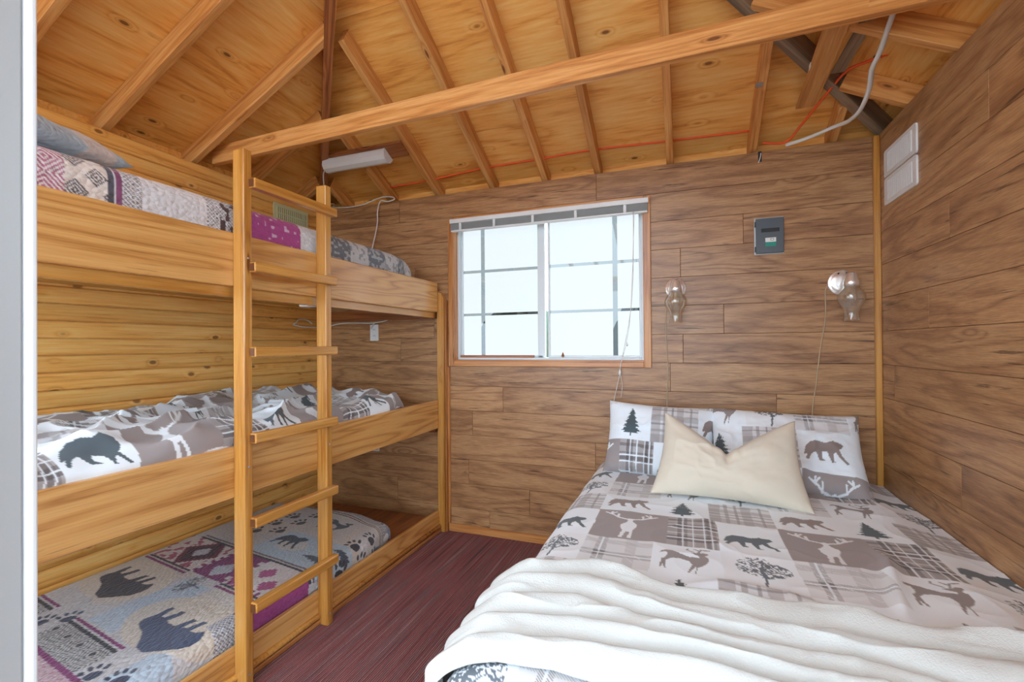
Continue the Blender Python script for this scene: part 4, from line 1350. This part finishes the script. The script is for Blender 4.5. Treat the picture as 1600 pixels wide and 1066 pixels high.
# breaker panel
pa = thing('breaker_panel', 'small grey breaker panel with a green sticker on the wall', 'breaker panel', (0.42, YW, 1.714))
abox('back_box', 0.352, 0.490, YW - 0.006, YW - 0.0005, 1.708, 1.902, M['galvanised'], pa)
dr = abox('door', 0.358, 0.488, YW - 0.022, YW - 0.007, 1.712, 1.896, M['slate_metal'], pa, 0.002, 2)
abox('breaker_slot', 0.383, 0.468, YW - 0.0235, YW - 0.020, 1.822, 1.842, M['black'], dr, 0.003)
abox('sticker', 0.402, 0.452, YW - 0.0226, YW - 0.0219, 1.746, 1.769, M['green_sticker'], dr, 0, 1, 'X')
abox('sticker', 0.402, 0.452, YW - 0.0226, YW - 0.0219, 1.7695, 1.792, M['paper'], dr, 0, 1, 'X')
for (a, b, c, d) in ((0.426, 0.442, 1.7865, 1.7885), (0.426, 0.442, 1.7765, 1.7785), (0.426, 0.428, 1.7785, 1.7865), (0.440, 0.442, 1.7785, 1.7865)):
    abox('sticker_mark', a, b, YW - 0.0229, YW - 0.0226, c, d, M['slate_metal'], dr, 0, 1, 'X')
for zc in (1.735, 1.868):
    abox('hinge', 0.3535, 0.3585, YW - 0.020, YW - 0.006, zc - 0.014, zc + 0.014, M['black'], pa, 0.001)

# wall vents on the right wall
XV = XR - PT


def rounded(w, h, r, n=5):
    pts = []
    for cx, cy, a0 in ((w / 2 - r, h / 2 - r, 0), (-w / 2 + r, h / 2 - r, 90), (-w / 2 + r, -h / 2 + r, 180), (w / 2 - r, -h / 2 + r, 270)):
        for k in range(n + 1):
            a = math.radians(a0 + 90 * k / n)
            pts.append((cx + r * math.cos(a), cy + r * math.sin(a)))
    return pts


for zc, lab in ((2.080, 'upper white plastic louvre vent on the right wall'), (1.948, 'lower white plastic louvre vent on the right wall')):
    vt = thing('wall_vent', lab, 'vent', (XV, 2.537, zc), 'white vents on the right wall')
    extrude_poly('cover', rounded(0.328, 0.126, 0.014), lambda a, b, d, zc=zc: Vector((d, 2.537 + a, zc + b)), XV - 0.008, XV - 0.0005, M['white_plastic'], vt)
    for k in range(26):
        abox('louvre', XV - 0.0105, XV - 0.0078, 2.41 + k * 0.0098, 2.41 + k * 0.0098 + 0.0055, zc - 0.045, zc + 0.045, M['white_plastic'], vt, 0, 1, 'Z')
# cream register on the pine wall
vg = thing('floor_register', 'cream metal grille on the pine wall above the top bunk', 'vent', (XL + 0.02, 2.475, 2.07))
xg = XL + 0.0195
abox('plate', xg, xg + 0.003, 2.325, 2.625, 2.068, 2.194, M['cream_vent'], vg, 0, 1, 'Y')
for r_ in (2.092, 2.135):
    for k in range(15):
        abox('louvre', xg + 0.003, xg + 0.007, 2.350 + k * 0.017, 2.350 + k * 0.017 + 0.010, r_, r_ + 0.036, M['shrub'] if False else M['cream_vent'], vg, 0, 1, 'Z')
        abox('slot', xg + 0.003, xg + 0.0036, 2.3605 + k * 0.017, 2.366 + k * 0.017, r_, r_ + 0.036, M['black'], vg, 0, 1, 'Z')

# outlets on the back wall behind the bunk
for zc, lab in ((1.333, 'white wall outlet behind the middle bunk'), (0.545, 'white wall outlet half hidden below the middle bunk')):
    ot = thing('wall_outlet', lab, 'outlet', (-2.085, YW, zc), 'outlets behind the bunk')
    extrude_poly('plate', rounded(0.07, 0.115, 0.006), lambda a, b, d, zc=zc: Vector((-2.085 + a, d, zc + b)), YW - 0.006, YW - 0.0005, M['white_plastic'], ot)
    for q in (-0.022, 0.022):
        rc = abox('receptacle', -2.102, -2.068, YW - 0.0085, YW - 0.006, zc + q - 0.014, zc + q + 0.014, M['white_plastic'], ot, 0.001, 1, 'X')
        for w_ in (-0.007, 0.005):
            abox('slot', -2.085 + w_, -2.085 + w_ + 0.002, YW - 0.009, YW - 0.0085, zc + q - 0.005, zc + q + 0.006, M['black'], rc, 0, 1, 'Z')

# strip light on its board
lt = thing('strip_light', 'white plastic strip light on the rafters above the top bunk', 'light', (-1.95, 2.5, 2.36))
zl = ZR + SL * (YB - 2.455) - 0.024
ml = frame((-1.955, 2.45, zl), (1, 0, 0), NB)


def light_prof(mirror=1):
    return [(-0.046, 0.0), (-0.046, -0.012), (-0.036, -0.040), (-0.015, -0.055), (0.015, -0.055), (0.036, -0.040), (0.046, -0.012), (0.046, 0.0)]


pr_ = light_prof()
n = len(pr_)
for nm, x0, x1, sc in (('diffuser', -0.225, 0.225, 1.0), ('end_cap', -0.238, -0.225, 1.03), ('end_cap', 0.225, 0.238, 1.03)):
    vs = [(x0, y * sc, z * sc) for y, z in pr_] + [(x1, y * sc, z * sc) for y, z in pr_]
    fs = [(i, (i + 1) % n, (i + 1) % n + n, i + n) for i in range(n)] + [tuple(range(n - 1, -1, -1)), tuple(range(n, 2 * n))]
    me = mesh_from(vs, fs, M['white_plastic'])
    bm = bmesh.new(); bm.from_mesh(me); bmesh.ops.recalc_face_normals(bm, faces=bm.faces); bm.to_mesh(me); bm.free()
    link(nm, me, lt, ml)
tube('cord', [(-2.19, 2.44, zl - 0.03), (-2.235, 2.46, zl - 0.045), (-2.27, 2.5, zl - 0.10), (-2.30, 2.55, zl - 0.2), (-2.36, 2.70, 2.26), (-2.433, 2.765, 2.262)], 0.004, M['cord_white'], lt, 6)

# loose wires
c1 = tube('white_cable', [(-2.433, 2.765, 2.262), (-2.30, 2.765, 2.250), (-2.175, 2.765, 2.252), (-2.08, 2.765, 2.272), (-1.99, 2.765, 2.288), (-1.91, 2.765, 2.279), (-1.895, 2.765, 2.262),
                          (-1.95, 2.765, 2.252), (-2.01, 2.765, 2.262), (-2.035, 2.765, 2.19), (-2.035, 2.765, 2.12), (-2.055, 2.765, 2.03), (-2.085, 2.76, 1.90), (-2.09, 2.74, 1.74)], 0.0042, M['cord_white'], None, 6)
tag(c1, 'white cable looped at the rafters and dropping behind the top bunk', 'cable')
c2 = tube('white_cable', [(-2.49, 2.62, 1.40), (-2.50, 2.58, 1.424), (-2.49, 2.50, 1.424), (-2.485, 2.47, 1.40), (-2.485, 2.45, 1.385), (-2.47, 2.55, 1.372), (-2.46, 2.70, 1.378), (-2.36, 2.776, 1.405), (-2.22, 2.778, 1.405),
                          (-2.10, 2.778, 1.402), (-2.0, 2.778, 1.412), (-1.945, 2.772, 1.425), (-1.925, 2.765, 1.42)], 0.004, M['cord_white'], None, 6)
tag(c2, 'white cable strung under the top bunk near the outlet', 'cable')
c2b = tube('outlet_lead', [(-2.075, 2.777, 1.402), (-2.085, 2.775, 1.39), (-2.10, 2.776, 1.37), (-2.098, 2.772, 1.362)], 0.0038, M['cord_white'], None, 6)
tag(c2b, 'short white lead dropping into the upper wall outlet', 'cable')
jb = abox('junction_box', -1.655, -1.605, 1.66, 1.72, 1.419, 1.4575, M['white_plastic'], None, 0.004, 2)
tag(jb, 'small white box under the top bunk behind the ladder', 'junction box')


def on_slope(x, y, off):
    """point of the photograph pixel ray on the plane off above the rafter undersides of the window-side slope"""
    d = FWD + RIGHT * ((x - 800) / F_PX) + UPV * ((CY - y) / F_PX)
    t_ = (ZR + off + SL * YB - CAM_H) / (d.z + SL * d.y)
    return Vector((0, 0, CAM_H)) + d * t_


og = tube('orange_cord', [(-1.94, 2.79, 2.36), (-1.62, 2.775, 2.362), (-1.20, 2.755, 2.38), (-0.84, 2.75, 2.382), (-0.50, 2.738, 2.384), (-0.10, 2.755, 2.376), (0.33, 2.77, 2.37)], 0.0055, M['cord_orange'], None, 6)
tag(og, 'thin orange cord run along the plywood above the window wall', 'cord')
og2 = tube('orange_cord', [(0.395, 2.78, 2.30), (0.50, 2.775, 2.285), (0.56, 2.70, 2.335), (0.63, 2.56, 2.40), (0.685, 2.46, 2.445), (0.75, 2.42, 2.45), (0.82, 2.35, 2.44), (0.853, 2.26, 2.45), (0.865, 2.17, 2.455), (0.87, 2.09, 2.47)], 0.006, M['cord_orange'], None, 6)
tag(og2, 'orange cord hanging across the rafters in the right corner', 'cord')
wc = tube('white_cable_bundle', [(0.70, 1.95, 2.44), (0.715, 2.02, 2.44), (0.712, 2.08, 2.40), (0.715, 2.17, 2.36), (0.712, 2.25, 2.33), (0.735, 2.36, 2.30), (0.735, 2.46, 2.265),
                                 (0.72, 2.56, 2.262), (0.69, 2.63, 2.275), (0.61, 2.72, 2.276), (0.565, 2.75, 2.274), (0.505, 2.785, 2.272)], 0.0115, M['cord_white'], None, 8, 8, 0.75)
tag(wc, 'thick white cable sagging from the tie beam to the wall top', 'cable')
for p in ((0.714, 2.20, 2.348), (0.731, 2.51, 2.262)):
    pass
tube('cable_tie', [(0.702, 2.200, 2.352), (0.7135, 2.205, 2.361), (0.726, 2.20, 2.350)], 0.003, M['black'], wc, 6)

# offcuts of board and moulding stored on the tie beam
for (xa, ya, za, xb, yb, zb, w, h, mt, lab) in (
        (0.540, 1.86, 2.452, 0.560, 2.62, 2.385, 0.085, 0.010, 'rafter', 'wide thin offcut board resting on the tie beam'),
        (0.618, 1.84, 2.468, 0.596, 2.50, 2.428, 0.030, 0.018, 'pine', 'narrow moulding offcut between boards on the tie beam'),
        (0.660, 1.85, 2.462, 0.640, 2.42, 2.432, 0.055, 0.018, 'grey_wood', 'weathered offcut board nearest the right wall on the beam')):
    o = bar('offcut_board', (xa, ya, za), (xb, yb, zb), w, h, M[mt], None, (0, 0, 1), 0.001)
    tag(o, lab, 'board', 'offcuts stored on the tie beam')
tg = abox('paper_tag', 0.5075, 0.5085, 2.28, 2.31, 2.40, 2.422, M['paper'], None, 0, 1, 'Y')
tag(tg, 'small white tag on the offcut board at the rafters', 'tag')

# notch with a wire at the top of the window wall
nw = abox('wall_notch', 0.375, 0.392, YW - 0.0012, YW + 0.001, 2.205, 2.2605, M['black'], wall_back, 0, 1, 'Z')
tube('notch_wire', [(0.376, YW - 0.003, 2.20), (0.384, YW - 0.005, 2.225), (0.388, YW - 0.003, 2.25)], 0.0022, M['cord_white'], wall_back, 6)

# shrubs beyond the window
for i, (sx, sy, r_, lab) in enumerate(((-3.2, 9.0, 0.9, 'dark evergreen shrub seen through the left clear strip'), (-0.6, 10.5, 1.0, 'dark evergreen shrub seen through the right clear strip'))):
    nU, nV = 40, 24
    a_, b_ = np.meshgrid(np.linspace(0, 2 * math.pi, nU), np.linspace(0.02, math.pi - 0.02, nV), indexing='ij')
    rr = r_ * (1 + 0.35 * fbm(np.cos(a_) * 3 + 5, b_ * 3 + np.sin(a_) * 3, 171 + i, 3))
    P = np.stack([sx + rr * np.sin(b_) * np.cos(a_), sy + rr * np.sin(b_) * np.sin(a_), -0.35 + r_ * 1.25 + 1.45 * rr * np.cos(b_)], -1)
    tag(grid_mesh('shrub', P, None, M['shrub']), lab, 'shrub')
